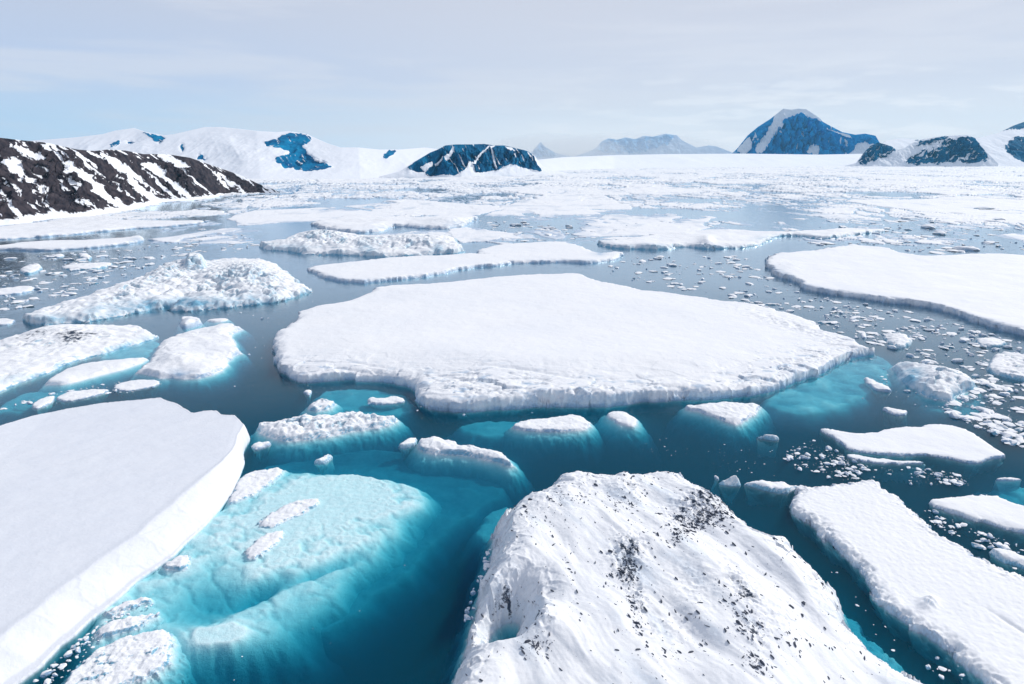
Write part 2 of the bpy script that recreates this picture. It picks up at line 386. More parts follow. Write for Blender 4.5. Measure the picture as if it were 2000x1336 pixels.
def ledge(par, pix, d0=0.5, slope=0.25, fdepth=14.0, rough=0.6, rl=6.0, edge=1.5, seed=1, res=2.2, top=None, name='underwater_ledge'):
    """drowned ice, all of it below the water: a shelf that deepens outwards"""
    P = chaikin(trace(pix, 0), 2)
    x0, y0 = P.min(0) - 11; x1, y1 = P.max(0) + 11; y0 = max(y0, 38)
    dist = max(60, np.hypot(P[:, 0].mean(), P[:, 1].mean())); s = dist / (FPX * 0.512) * res
    n = (x1 - x0) * (y1 - y0) / s / s
    if n > 200000: s *= math.sqrt(n / 200000)
    nx = int((x1 - x0) / s) + 2; ny = int((y1 - y0) / s) + 2
    X, Y = np.meshgrid(x0 + np.arange(nx) * s, y0 + np.arange(ny) * s)
    d = sdf(X, Y, P) + edge * fbm(X / (rl * 1.5), Y / (rl * 1.5), seed, 4, 0.55) * 2
    Z = -d0 - np.maximum(d, 0) * slope * 2.2 - 0.12 * np.maximum(d, 0) ** 2 - rough * (0.35 + 0.9 * fbm(X / rl, Y / rl, seed + 4, 5, 0.6)) * (1 + 0 * d)
    Z = Z - rough * 0.22 * np.maximum(0, fbm(X / (rl * .4), Y / (rl * .4), seed + 14, 3, .5)) * 2
    if top: Z = top(X, Y, *proj(X, Y, 0 * X), d, Z)
    Z = np.where(Z > -0.12, -0.12 + 0.12 * (Z + 0.12) * 0 - 0.10 * (1 + fbm(X, Y, seed + 60, 3)), Z)
    keep = Z > -fdepth
    F = grid_faces(nx, ny, keep); V = np.stack([X, Y, Z], -1).reshape(-1, 3)
    V, F, _ = compact(V, F, {})
    return parent(mesh_from(name, V, F, M_SUB), par)

def gauss(px, py, cx, cy, sx, sy, ang=0.0):
    a = math.radians(ang); dx = px - cx; dy = py - cy
    u = dx * math.cos(a) + dy * math.sin(a); v = -dx * math.sin(a) + dy * math.cos(a)
    return np.exp(-(u / sx) ** 2 - (v / sy) ** 2)

# --- big smooth floe at the lower left ------------------------------------
PL = at(430, 960)
def hook_left(X, Y, px, py, t, H, A, seed):
    # a broad bevel along the right-hand edge, the back tilting gently away
    q = sstep(-300, 500, px) * sstep(800, 940, py)
    wb = 1.0 + 5.2 * sstep(860, 980, py)
    k = np.clip(t / wb, 0, 1)
    lip = 0.10 * sstep(0.75, 1.0, k) * (1 - sstep(1.0, 1.25, t / wb))
    Hn = 3.4 * (1 - (1 - k) ** 1.5) + lip - 0.055 * np.clip(-(X - PL[0]) * 0.97 - (Y - PL[1]) * 0.25, 0, 44)
    far = sstep(60, 0, t)
    s = fbm((X * 0.8 + Y * 0.6) / 14, (-X * 0.6 + Y * 0.8) / 3.0, seed, 4) * 0.16
    s += 0.12 * np.abs(fbm((X * 0.86 + Y * 0.5) / 30, (-X * 0.5 + Y * 0.86) / 8.0, seed + 2, 3))
    return np.maximum(Hn, 0.25) + s * np.clip(t / 6, 0, 1)
F_LEFT = floe('ice_floe', 'huge smooth grey-white floe with a bright sloping rim filling the lower left', 'ice floe',
     [(-330,940),(-180,870),(0,815),(60,797),(130,785),(200,777),(320,772),(328,777),(350,785),(358,792),(368,798),(382,806),(400,803),(430,803),(440,812),(466,816),(478,835),(488,850),(486,862),(476,880),(477,905),(470,930),(452,965),(436,988),(405,1025),(370,1055),(340,1085),(305,1110),(270,1135),(230,1170),(190,1200),(150,1240),(120,1262),(85,1300),(30,1340),(-60,1420),(-330,1560)],
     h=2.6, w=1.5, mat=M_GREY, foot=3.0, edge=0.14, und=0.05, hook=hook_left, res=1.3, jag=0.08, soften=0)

# --- central floe ----------------------------------------------------------
def hook_center(X, Y, px, py, t, H, A, seed):
    near = sstep(640, 720, py)
    crack = ridged((X + 0.25 * Y) / 11, Y / 6, seed + 3, 3)
    zone = gauss(px, py, 950, 760, 260, 34, 3) + gauss(px, py, 1500, 735, 170, 34, -18) + 0.7 * gauss(px, py, 640, 725, 90, 22, 5) + 0.8 * gauss(px, py, 1250, 765, 140, 22, 0)
    zone = np.clip(zone, 0, 1) * np.clip(t / 2, 0, 1)
    br = zone * (0.9 * ridged(X / 5, Y / 5, seed + 12, 5, 0.6) - 0.45)
    gul = -zone * 0.9 * sstep(0.86, 0.97, crack)
    br = br * sstep(-0.15, 0.3, fbm(X / 12, Y / 7, seed + 60, 3))
    fa = facets(X / 9, Y / 5, seed + 61, 1.2) * zone * 0.8
    H = H + br * 1.3 + fa + gul + 1.0 * gauss(px, py, 1120, 775, 260, 30, 0) * np.clip(t / 1.2, 0, 1) + 1.5 * sstep(2, 30, t) * near + 0.6 * sstep(2, 30, t)
    rim = gauss(px, py, 1560, 640, 120, 12, 17) * np.clip(t / 1.5, 0, 1)
    H = H + rim * 0.8 * (ridged(X / 5, Y / 5, seed + 1, 4) - 0.2)
    br = br * 1.0
    A['ice'] += np.clip(zone * sstep(0.1, 0.45, fbm(X / 5, Y / 3, seed + 40, 4)) * 0.9, 0, 1)
    # long flat crack shelves
    for (cx, cy, sx, sy, an) in ((1080, 738, 70, 2.2, 8), (1240, 742, 60, 2.2, -4), (880, 742, 50, 2.6, 14), (1000, 728, 80, 2.0, 4), (690, 722, 45, 2.8, 10), (720, 713, 40, 2.2, 8), (1430, 720, 50, 2, -14)):
        H = H - 0.35 * gauss(px, py, cx, cy, sx, sy, an)
    return H
F_MID = floe('ice_floe', 'broad white table floe in the middle with a grey cracked cliff along its near side', 'ice floe',
     [(535,655),(560,635),(575,625),(590,612),(600,598),(640,590),(700,580),(725,563),(750,557),(800,553),(890,548),(930,543),(960,538),(1040,534),(1130,531),(1150,538),(1180,548),(1250,562),(1290,567),(1320,573),(1380,580),(1430,587),(1470,588),(1510,600),(1560,612),(1600,628),(1612,645),(1640,650),(1665,657),(1690,675),(1722,688),(1690,692),(1650,703),(1600,730),(1560,745),(1510,762),(1440,778),(1380,781),(1300,782),(1250,785),(1200,795),(1160,797),(1090,793),(1050,795),(990,800),(940,805),(880,805),(830,798),(815,785),(808,765),(800,755),(760,747),(700,742),(650,745),(590,748),(560,735),(545,715),(537,690)],
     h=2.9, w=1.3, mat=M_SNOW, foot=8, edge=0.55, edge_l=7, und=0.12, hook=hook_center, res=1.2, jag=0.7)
ledge(F_MID, [(1490,772),(1560,740),(1620,713),(1680,690),(1735,690),(1745,715),(1735,740),(1680,760),(1640,790),(1580,800),(1530,795)], d0=0.8, slope=0.30, rough=1.3, rl=10, seed=5)
ledge(F_MID, [(880,815),(960,808),(1060,805),(1000,832),(930,838)], d0=1.8, slope=0.3, seed=6)
ledge(F_MID, [(610,752),(720,748),(800,765),(800,800),(740,800),(640,785)], d0=1.4, slope=0.3, seed=8)

# --- debris covered berg in the foreground ---------------------------------
a_, b_ = at(1150, 1000, 5), at(1480, 1300, 5)
DIRX, DIRY = (b_ - a_) / np.linalg.norm(b_ - a_)
DEB = [(1380,1010,75,26,-22,1.0),(1330,1045,34,14,-30,.9),(1440,985,60,16,20,.55),(1222,1118,32,34,50,1.0),(1235,1180,16,50,-25,.6),(1248,1220,14,30,-25,.6),(1450,1205,24,70,-35,.62),(1475,1290,24,34,-30,.8),(990,1190,38,26,0,.8),(1050,1255,34,24,30,.85),(1225,982,40,18,0,.5),(1100,980,60,40,0,.36),(1060,1010,60,30,0,.3),(1180,960,120,20,0,.28),(1300,1270,60,30,0,.3),(1020,1160,50,30,0,.35),(1350,1190,60,60,0,.25),(1530,1250,50,40,0,.4)]
def debris_density(px, py):
    d = 0 * px
    for cx, cy, sx, sy, an, k in DEB: d = np.maximum(d, k * gauss(px, py, cx, cy, sx, sy, an))
    return d
def hook_debris(X, Y, px, py, t, H, A, seed):
    u = X * DIRX + Y * DIRY; v = -X * DIRY + Y * DIRX
    prof = np.clip(t / 7.0, 0, 1); H = H * (0.55 + 0.45 * np.clip(t / 3, 0, 1)) + 3.4 * (1 - (1 - prof) ** 2)
    uu = u + 3 * fbm(X / 9, Y / 9, seed + 50, 3); v2 = v + 2.2 * fbm(X / 14, Y / 14, seed + 51, 3)
    H = H + 1.9 * fbm(uu / 30 + 4, v2 / 10, seed + 2, 3, 0.42) * prof + 0.22 * prof * (ridged(uu / 24, v2 / 6.5, seed + 6, 3) - 0.4) * sstep(-.4, .5, fbm(X / 9, Y / 9, seed + 55, 3)) + 0.12 * prof * fbm(uu / 7, v2 / 1.2, seed + 57, 4)
    dn = debris_density(px, py)
    H = H + np.clip(dn, 0, 1) * prof * 0.9 * (ridged(X / 1.7, Y / 1.7, seed + 9, 4) - 0.25)
    H = H * (1 - 0.45 * sstep(1520, 1760, px + 0.25 * (py - 1200)) * sstep(1150, 1250, py))
    # top rim pinnacles
    H = H + 1.5 * gauss(px, py, 1218, 930, 10, 24) + 0.8 * gauss(px, py, 1330, 932, 40, 16) * (0.6 + 0.8 * ridged(X / 2, Y / 2, seed, 3))
    H = H + 1.2 * gauss(px, py, 990, 1195, 40, 26) + 1.0 * gauss(px, py, 1050, 1250, 30, 20)
    A['dirt'] += np.clip(dn * (0.25 + 0.95 * sstep(-0.25, 0.35, fbm(u / 2.2, v / 0.8, seed + 77, 5, 0.65))), 0, 1) * 0.86
    hx, hy = at(985, 1246, 0.0); rr = np.hypot((X - hx) / 3.6, (Y - hy + 1.6) / 4.2)
    H = np.where(t > 0, H * (0.10 + 0.90 * sstep(0.55, 1.5, rr)) , H)
    A['ice'] += 0.35 * sstep(0.05, 0.5, fbm(u / 18, v / 5, seed + 21, 4)) * prof + gauss(px, py, 1345, 935, 28, 16)
    return H
DEB_POLY = [(868,1345),(880,1300),(905,1250),(920,1210),(925,1180),(935,1150),(938,1120),(950,1095),(962,1075),(965,1040),(970,1010),(985,985),(1010,960),(1050,950),(1070,925),(1100,915),(1130,912),(1160,920),(1200,920),(1215,912),(1240,915),(1260,912),(1330,912),(1355,920),(1362,938),(1420,965),(1450,995),(1465,1010),(1500,1035),(1525,1040),(1560,1045),(1580,1080),(1600,1095),(1630,1110),(1652,1138),(1655,1158),(1678,1192),(1722,1228),(1780,1260),(1835,1280),(1890,1282),(1960,1325),(2080,1440),(1700,1700),(1200,1750),(900,1650),(835,1450)]
F_DEB = floe('iceberg', 'steep white iceberg strewn with dark stones, rising in the foreground', 'iceberg', DEB_POLY,
     h=3.2, w=1.6, mat=M_DIRTY, foot=1.6, fdepth=14, edge=0.35, edge_l=3.5, und=0.2, und_l=10, hook=hook_debris, res=1.15, hproj=5.0,
     holes=[[(944,1258),(953,1244),(970,1234),(982,1215),(1012,1215),(1020,1232),(1002,1254),(987,1270),(968,1278),(952,1272)]], jag=0.5, maxcells=520000)
ledge(F_DEB, [(945,1000),(965,972),(1000,965),(985,1000),(965,1035),(945,1045)], d0=2.0, slope=0.5, seed=11, name='underwater_ledge')
ledge(F_DEB, [(1640,1170),(1652,1215),(1690,1262),(1745,1300),(1790,1296),(1740,1262),(1700,1225),(1668,1180)], d0=1.5, slope=0.6, rough=1.6, rl=4, seed=12)

# --- other floes -------------------------------------------------------------
def bumps(lst, dirt=None, ice=None, blocks=None):
    def hk(X, Y, px, py, t, H, A, seed):
        for (cx, cy, sx, sy, an, h) in lst: H = H + h * gauss(px, py, cx, cy, sx, sy, an) * np.clip(t / 0.8, 0, 1) * (0.8 + 0.4 * ridged(X / 3, Y / 3, seed + 2, 3))
        for (cx, cy, sx, sy, hb) in (blocks or []): H = H + hb * block(px + 4 * fbm(X, Y, 5, 2), py, cx, cy, sx, sy) * (0.85 + 0.15 * ridged(X / 2, Y / 2, 4, 2))
        for (cx, cy, sx, sy, an, k) in (dirt or []): A['dirt'] += k * gauss(px, py, cx, cy, sx, sy, an) * (0.6 + fbm(X / 2, Y / 2, seed, 4, 0.6))
        for (cx, cy, sx, sy, an, k) in (ice or []): A['ice'] += k * gauss(px, py, cx, cy, sx, sy, an) * (0.6 + 0.8 * fbm(X / 4, Y / 4, seed + 1, 3))
        return H
    return hk
floe('ice_floe', 'large flat white floe with a dark undercut edge at the upper right', 'ice floe',
     [(1500,500),(1530,492),(1570,490),(1610,485),(1650,478),(1700,480),(1730,482),(1760,492),(1810,500),(1850,498),(1920,493),(2000,497),(2250,505),(2400,640),(2300,760),(2150,710),(2000,655),(1950,645),(1900,630),(1850,612),(1800,600),(1750,593),(1700,587),(1650,580),(1600,572),(1570,565),(1560,555),(1530,545),(1500,530),(1495,512)],
     h=2.6, w=0.9, foot=3, edge=0.9, edge_l=8, und=0.35, und_l=30, res=1.5, jag=1.5,
     hook=bumps([(1545,520,25,8,0,.8)], ice=[(1530,540,40,9,25,1),(1620,572,60,7,12,1.2),(1720,590,90,6,6,1.2),(1850,612,110,7,14,1.2),(1960,645,60,8,16,1.2)]))  # blue tint along the near edge stands in for its shadowed undercut
def hook_sugar(X, Y, px, py, t, H, A, seed):
    H = H + 0.10 * fbm(X / 0.9, Y / 0.9, seed, 4, 0.6) * np.clip(t, 0, 1)
    H = H + 1.1 * gauss(px, py, 1812, 1180, 18, 12) * (0.7 + 0.5 * ridged(X / 1.2, Y / 1.2, seed, 3))
    H = H - 0.25 * gauss(px, py, 1985, 1225, 60, 3, 32)
    edge_zone = sstep(3.0, 0.3, t)
    return H + edge_zone * 0.5 * (ridged(X / 1.6, Y / 1.6, seed + 8, 4) - 0.4)
floe('ice_floe', 'long sugary-textured white floe slanting down the lower right with one small snow lump', 'ice floe',
     [(1540,985),(1545,970),(1560,952),(1580,945),(1640,940),(1700,932),(1715,937),(1722,950),(1750,965),(1770,985),(1810,1015),(1830,1040),(1870,1060),(1920,1085),(1960,1110),(2000,1125),(2150,1190),(2330,1300),(2400,1560),(2150,1540),(1920,1336),(1880,1295),(1840,1260),(1815,1245),(1760,1215),(1720,1180),(1700,1155),(1680,1120),(1640,1080),(1600,1045),(1570,1015),(1545,1000)],
     h=1.3, w=0.8, mat=M_SUGAR, foot=3, edge=0.3, edge_l=3, und=0.12, hook=hook_sugar, res=1.3, jag=0.6)
floe('ice_floe', 'pointed flat white floe lying above the sugary floe at the right', 'ice floe',
     [(1597,838),(1620,835),(1660,843),(1700,845),(1750,832),(1800,830),(1835,825),(1880,833),(1905,845),(1940,870),(1967,895),(1930,897),(1915,907),(1880,903),(1840,893),(1800,890),(1750,890),(1700,888),(1660,880),(1640,868),(1615,848)], h=0.6, w=0.7, foot=5, edge=0.3, jag=.4)
ice_r2 = floe('ice_floe', 'low white floe cut by the right edge below the pointed flat floe', 'ice floe',
     [(1812,978),(1850,968),(1920,963),(1960,970),(2000,985),(2150,1020),(2150,1080),(2000,1045),(1950,1030),(1880,1010),(1840,995)], h=0.8, w=0.8, mat=M_SUGAR, foot=4.5, edge=0.3, jag=.4)
ledge(ice_r2, [(1930,960),(1960,935),(2000,930),(2100,950),(2100,1010),(2000,980)], d0=1.3, slope=.3, rough=1.5, rl=5, seed=61)
floe('ice_fragment', 'narrow brash strip hugging the near edge of the pointed flat floe', 'ice fragment',
     [(1650,888),(1670,885),(1700,892),(1750,897),(1800,899),(1812,905),(1760,907),(1700,905),(1660,896)], h=0.35, w=0.5, foot=4.0, edge=0.35, edge_l=1.5)
D_ = floe('iceberg', 'long ragged iceberg with a square pinnacle and blue-green lower face at the left', 'iceberg',
     [(45,622),(75,606),(110,598),(150,590),(200,572),(240,560),(290,545),(310,538),(330,528),(350,520),(366,512),(395,512),(410,516),(450,512),(490,510),(520,512),(545,522),(560,538),(575,550),(590,560),(607,568),(590,575),(570,583),(545,590),(500,595),(440,602),(380,608),(330,608),(325,600),(290,605),(250,615),(200,625),(150,630),(100,635),(60,638)],
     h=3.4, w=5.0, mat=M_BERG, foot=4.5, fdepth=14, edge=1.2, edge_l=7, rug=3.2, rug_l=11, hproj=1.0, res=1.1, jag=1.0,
     hook=bumps([(330,530,60,22,-10,3.0),(500,540,60,22,10,3.4),(440,540,60,22,0,1.8),(240,570,70,16,-10,1.2)], blocks=[(383,522,16,10,5.2)],
                ice=[(380,592,55,12,0,1.6),(500,585,60,8,0,1.2),(220,605,60,14,-5,1.0),(100,625,50,10,0,1.2),(290,596,30,12,0,1.2)]))
floe('ice_floe', 'dirt-streaked rounded white floe at the left edge of the water', 'ice floe',
     [(-120,705),(0,657),(40,650),(100,634),(160,632),(210,629),(260,628),(275,634),(285,640),(298,645),(300,652),(315,657),(300,662),(270,673),(240,681),(210,690),(180,697),(150,705),(110,722),(80,735),(40,748),(0,765),(-120,810)],
     h=1.9, w=3.0, mat=M_BERG, foot=4.5, fdepth=14, edge=0.6, rug=1.0, rug_l=8, res=1.2,
     hook=bumps([(100,655,60,18,0,1.2),(170,650,60,12,0,.8)], dirt=[(140,665,28,12,0,.9),(70,655,60,10,-10,.7),(180,655,60,8,-5,.55),(20,680,40,8,-15,.5)], ice=[(270,668,40,8,-15,.7),(20,740,30,10,-20,.6)]))
c1b = floe('ice_floe', 'smooth curved white floe tucked below the dirt-streaked floe', 'ice floe',
     [(85,748),(110,722),(150,708),(200,699),(270,696),(292,700),(270,712),(240,722),(190,735),(150,745),(125,752),(100,752)], h=1.2, w=2.5, foot=0.6, fdepth=14, edge=0.3)
ledge(c1b, [(180,690),(240,678),(300,662),(312,668),(300,690),(240,697)], d0=0.7, slope=.4, seed=71)
ledge(c1b, [(-20,790),(60,752),(150,755),(120,775),(20,800)], d0=1.2, slope=.4, seed=72)
floe('ice_floe', 'lumpy white floe with a grey hollow, beside the dark lead left of the middle', 'ice floe',
     [(262,728),(275,715),(295,695),(303,682),(307,670),(315,662),(330,654),(350,647),(380,639),(420,630),(455,628),(465,637),(478,643),(460,648),(450,655),(462,668),(455,677),(475,686),(462,693),(445,705),(442,718),(420,730),(395,738),(365,741),(340,738),(310,740),(300,735),(280,730)],
     h=1.8, w=2.6, foot=0.6, fdepth=14, edge=0.5, rug=0.6, rug_l=9, res=1.1, hook=bumps([(350,700,30,10,0,1.2),(430,645,30,8,0,.6)], ice=[(355,730,26,8,0,1.0)]))
floe('ice_fragment', 'rounded upright ice lump standing behind the lumpy white floe', 'ice fragment',
     [(350,637),(352,628),(362,622),(385,622),(392,629),(395,634),(375,639),(358,643)], h=2.6, w=2.0, foot=1, edge=0.2, hproj=.6, rug=.5, rug_l=3)
floe('ice_fragment', 'faint low ice cake right of the rounded upright lump', 'ice fragment', [(402,628),(410,621),(440,619),(447,625),(425,630)], h=.6, w=1, foot=.5, edge=.2)
floe('iceberg', 'hummocky grey-shaded berg in the middle distance behind a lead', 'iceberg',
     [(505,482),(520,476),(560,470),(590,462),(620,457),(650,456),(690,462),(720,465),(750,467),(780,463),(850,462),(885,466),(895,476),(905,490),(890,496),(850,499),(800,500),(740,501),(700,499),(640,497),(600,499),(560,492),(520,488)],
     h=4.0, w=6, mat=M_BERG, foot=2, edge=2.0, edge_l=14, rug=4.0, rug_l=22, hproj=1.5, res=1.0, jag=2,
     hook=bumps([(630,465,50,10,0,5),(800,470,90,9,0,3),(720,475,30,8,0,2)], ice=[(560,485,50,7,0,.8),(720,490,20,10,20,1),(855,488,14,9,0,1.2)]))
floe('ice_floe', 'thin white floe with a broken near edge, touching the hummocky berg', 'ice floe',
     [(600,522),(640,515),(690,510),(740,503),(800,499),(870,497),(930,492),(975,498),(1000,508),(995,518),(930,522),(890,528),(850,538),(800,545),(740,550),(700,554),(660,550),(630,543),(610,532)], h=1.8, w=1.2, foot=1.5, edge=0.9, edge_l=6, jag=1, hook=bumps([], ice=[(640,543,30,5,10,1.3),(730,550,40,5,0,1.2),(850,540,60,6,-10,.8)]))
floe('ice_floe', 'pale floe with a curved tip behind the middle of the broad table floe', 'ice floe',
     [(925,494),(945,484),(962,478),(1000,474),(1060,471),(1095,470),(1130,478),(1160,490),(1175,494),(1200,488),(1218,497),(1205,508),(1180,512),(1150,515),(1120,513),(1060,513),(1010,515),(975,515),(960,508)], h=1.8, w=1.5, foot=1.5, edge=0.8, edge_l=7, jag=1, hook=bumps([], ice=[(1130,512,60,4,0,1.3),(1170,496,14,4,0,1)]))
floe('ice_floe', 'far white floe with a teal melt notch in its near side, left of the centre', 'ice floe',
     [(600,434),(640,428),(680,416),(730,421),(800,423),(870,418),(915,418),(932,425),(915,438),(890,447),(830,447),(800,443),(760,444),(750,452),(700,456),(640,452)], h=3.2, w=4, foot=2, edge=1.8, edge_l=14, und=1.0, und_l=40, jag=2, hook=bumps([(880,430,40,6,0,2)], ice=[(800,445,50,4,0,1.4),(890,440,25,6,0,.8)]))
floe('ice_floe', 'long low floe with a teal cove stretching across the right middle distance', 'ice floe',
     [(1160,475),(1200,466),(1260,458),(1320,451),(1370,447),(1450,448),(1500,451),(1560,450),(1600,448),(1640,444),(1700,446),(1730,451),(1690,457),(1650,463),(1600,468),(1560,460),(1510,463),(1500,470),(1480,480),(1440,485),(1400,487),(1370,485),(1330,482),(1290,488),(1240,487),(1200,485)], h=2.6, w=2.5, foot=1.2, edge=1.6, edge_l=10, und=.8, und_l=30, jag=1.5, mat=M_BERG,
     hook=bumps([(1380,470,14,8,0,2.5),(1270,478,40,5,0,1)], ice=[(1360,486,40,5,0,1.4),(1260,484,50,5,0,.9),(1540,466,50,6,0,1.4),(1430,484,40,4,0,1)]))
floe('ice_floe', 'long thin shore floe under the dark hill, lower one of two', 'ice floe',
     [(-120,482),(0,478),(60,470),(120,468),(180,467),(230,464),(270,458),(280,464),(278,473),(240,479),(180,485),(110,490),(50,490),(0,488),(-120,494)], h=2.0, w=1.5, foot=3, edge=.8, edge_l=8, jag=1, hook=bumps([], ice=[(150,488,120,4,-4,.9),(270,470,14,6,0,1)]))
floe('ice_floe', 'long thin shore floe under the dark hill, upper one of two', 'ice floe',
     [(-120,450),(0,442),(50,434),(150,427),(230,427),(320,430),(400,428),(395,438),(330,443),(250,448),(180,455),(100,462),(0,469),(-120,474)], h=2.0, w=3, foot=3, edge=1.2, edge_l=12, und=.4, jag=1)
smalls = [
 ('small peaked ice cake floating below the long shore floes at far left', [(35,530),(45,522),(75,514),(86,524),(70,533),(50,537)], 1.6),
 ('flat ice cake with a snowy top right of the small peaked cake', [(118,525),(125,518),(160,514),(220,512),(218,520),(180,527),(140,528)], 1.0),
 ('tiny ice cake just under the lower shore floe', [(98,501),(115,495),(130,499),(115,504)], 0.8),
 ('small square ice block under the lower shore floe, right of the tiny cake', [(148,497),(165,495),(180,500),(178,509),(160,507)], 1.6),
 ('flat cake touching the left picture edge above the long ragged iceberg', [(-30,568),(30,560),(60,558),(72,565),(50,573),(0,578),(-30,578)], 0.9),
 ('little cake at the left picture edge beside the tail of the ragged iceberg', [(-20,625),(10,621),(28,624),(32,630),(10,636),(-20,636)], 0.6),
 ('pear-shaped lump right of the point of the broad table floe', [(1722,657),(1735,650),(1760,650),(1785,662),(1780,673),(1765,682),(1745,680),(1730,668)], 1.6),
 ('small white stub between the point of the table floe and the pear-shaped lump', [(1680,655),(1686,649),(1694,653),(1692,662),(1683,661)], 0.8),
 ('slim slanting ice bar left of the blue-faced berg', [(1685,740),(1695,736),(1715,745),(1745,760),(1735,767),(1705,762)], 0.8),
 ('little two-lobed cake under the blue-faced berg', [(1720,798),(1740,796),(1758,800),(1775,799),(1772,810),(1750,813),(1735,806)], 0.8),
 ('grey jumbled block at the right edge, above the bigger one', [(1902,664),(1930,657),(1965,667),(1970,673),(1940,681),(1912,674)], 1.2),
 ('bigger jumbled white block at the right edge beside dark water', [(1925,728),(1930,712),(1940,694),(1960,686),(2000,692),(2100,702),(2100,770),(2000,748),(1960,737)], 1.8),
 ('triangular white floe under the near cliff of the table floe', [(1330,797),(1370,787),(1430,785),(1480,787),(1487,796),(1465,815),(1440,831),(1415,822),(1380,808)], 0.8),
 ('half-drowned oval cake with a cyan halo under the table floe', [(1000,832),(1020,820),(1080,814),(1130,808),(1150,821),(1152,835),(1120,842),(1060,843),(1015,840)], 0.7),
 ('small round half-melted cake between the oval cake and the triangular floe', [(1185,808),(1200,802),(1230,806),(1245,820),(1240,832),(1220,832),(1195,820)], 0.5),
 ('rugged white ice ridge with knobs above the turquoise shallows', [(500,832),(520,826),(560,820),(600,810),(630,812),(660,806),(700,800),(730,808),(760,810),(782,820),(750,835),(700,840),(640,853),(580,862),(540,860),(515,850)], 1.7),
 ('knob of ice behind the rugged ridge', [(600,800),(602,788),(622,778),(645,780),(656,788),(645,798),(625,804)], 1.2),
 ('chip of ice on the tip behind the knob', [(592,766),(596,760),(610,760),(610,768),(602,774)], 0.7),
 ('pair-like cake right of the knob near the table floe', [(716,782),(725,774),(745,778),(765,772),(788,776),(792,785),(770,788),(745,790),(725,790)], 0.6),
 ('curved white ice tongue above the wide turquoise shallows', [(820,855),(850,850),(880,860),(910,870),(940,872),(980,880),(995,895),(1003,912),(980,905),(940,895),(900,888),(860,888),(825,883),(815,870)], 1.2),
 ('rounded cake touching the left end of the curved ice tongue', [(775,870),(790,860),(812,851),(817,862),(806,874),(785,876)], 1.0),
 ('leaning faceted ice block in the turquoise water left of the tongue', [(612,905),(618,893),(640,887),(652,890),(640,903),(625,908)], 1.3),
 ('grey cake wedged beside the tip of the huge smooth floe', [(490,870),(500,861),(525,862),(532,868),(510,877),(495,879)], 0.8),
 ('snowy pinnacle of ice right of the stone-strewn iceberg crest', [(1404,946),(1408,932),(1420,924),(1438,926),(1449,938),(1446,948),(1425,950)], 2.6),
 ('small dark-sided chip left of the snowy pinnacle', [(1393,930),(1398,926),(1405,932),(1403,938)], 0.5),
 ('wedge floe with a glassy left end touching the sugary floe', [(1450,940),(1480,937),(1530,940),(1555,947),(1568,949),(1548,960),(1540,966),(1500,960),(1465,950)], 1.0),
 ('crouched ice cake below the triangular floe, alone in dark water', [(1475,851),(1490,848),(1512,848),(1525,857),(1510,861),(1485,857)], 1.5),
 ('lower tumbled block near the right edge under the pointed floe', [(1925,1075),(1950,1070),(2000,1080),(2060,1100),(2060,1130),(2000,1112),(1960,1100)], 1.0),
 ('thin ice blade near the right edge above the low cut floe', [(1940,935),(1965,930),(1998,934),(1990,938),(1955,939)], 0.4),
 ('grey slush raft between the huge smooth floe and the lumpy floe', [(108,775),(130,765),(180,760),(215,758),(205,768),(170,778),(130,785),(115,784)], 0.5),
 ('flat glassy raft right of the grey slush raft', [(218,756),(240,745),(280,740),(312,742),(310,752),(270,762),(235,765)], 0.35),
 ('knobbly brash patch beside the glassy raft', [(60,790),(80,778),(105,770),(110,782),(85,795),(68,800)], 0.5),
]
for lab, pix, hh in smalls:
    ridge_ = 'rugged' in lab
    floe('ice_fragment', lab, 'ice fragment', pix, h=hh, w=max(0.8, hh * 1.1), foot=0.5 if 'halo' in lab or lab.startswith(('triang', 'curved', 'small round half')) or ridge_ else 3.5, fdepth=14, edge=0.38, edge_l=2.2,
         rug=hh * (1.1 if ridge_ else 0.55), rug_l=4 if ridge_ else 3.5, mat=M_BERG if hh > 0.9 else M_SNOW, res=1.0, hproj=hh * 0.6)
L2 = floe('iceberg', 'blue-faced tilted berg floating in the bay at the right', 'iceberg',
     [(1743,712),(1765,706),(1780,712),(1830,720),(1870,728),(1900,740),(1908,752),(1895,765),(1865,772),(1862,785),(1850,783),(1820,778),(1800,770),(1775,752),(1750,732)], h=2.6, w=3, mat=M_BERG, foot=0.7, fdepth=14, edge=.6, edge_l=4, rug=1.8, rug_l=7, res=1.0, hproj=1.2,
     hook=bumps([(1850,735,50,20,15,1.0)], ice=[(1775,738,30,26,30,1.8)]))
ledge(L2, [(1780,770),(1830,795),(1900,800),(1920,770),(1900,755)], d0=1.6, slope=.5, seed=91)

# ice cakes along the drowned shelf (children would not be right: they lie on it)
SHELF = tag(bpy.data.objects.new('submerged_ice_shelf', None), 'wide drowned ice shelf glowing turquoise beside the huge smooth floe', 'submerged ice'); COL.objects.link(SHELF)
SHELF.location = tuple(at(600, 1080)) + (0,)
def shelf_top(X, Y, px, py, d, Z):
    Z = Z - 2.2 * sstep(-0.1, 0.6, (px - 640) / 420.0 + (py - 1100) / 330.0)
    Z = Z - 0.35 * np.maximum(0, ridged((X + Y) / 5, (X - Y) / 12, 77, 4) - 0.55) * 2
    Z = Z - 1.6 * gauss(px, py, 400, 1170, 90, 34, -22) - 2.0 * gauss(px, py, 500, 1150, 60, 14, -25) - 1.2 * gauss(px, py, 620, 1110, 60, 8, -20)
    Z = Z + 0.6 * gauss(px, py, 560, 1010, 130, 70, -35) + 0.5 * gauss(px, py, 450, 1240, 70, 30, -10) + .4 * gauss(px, py, 700, 1000, 80, 50, -35)
    return Z
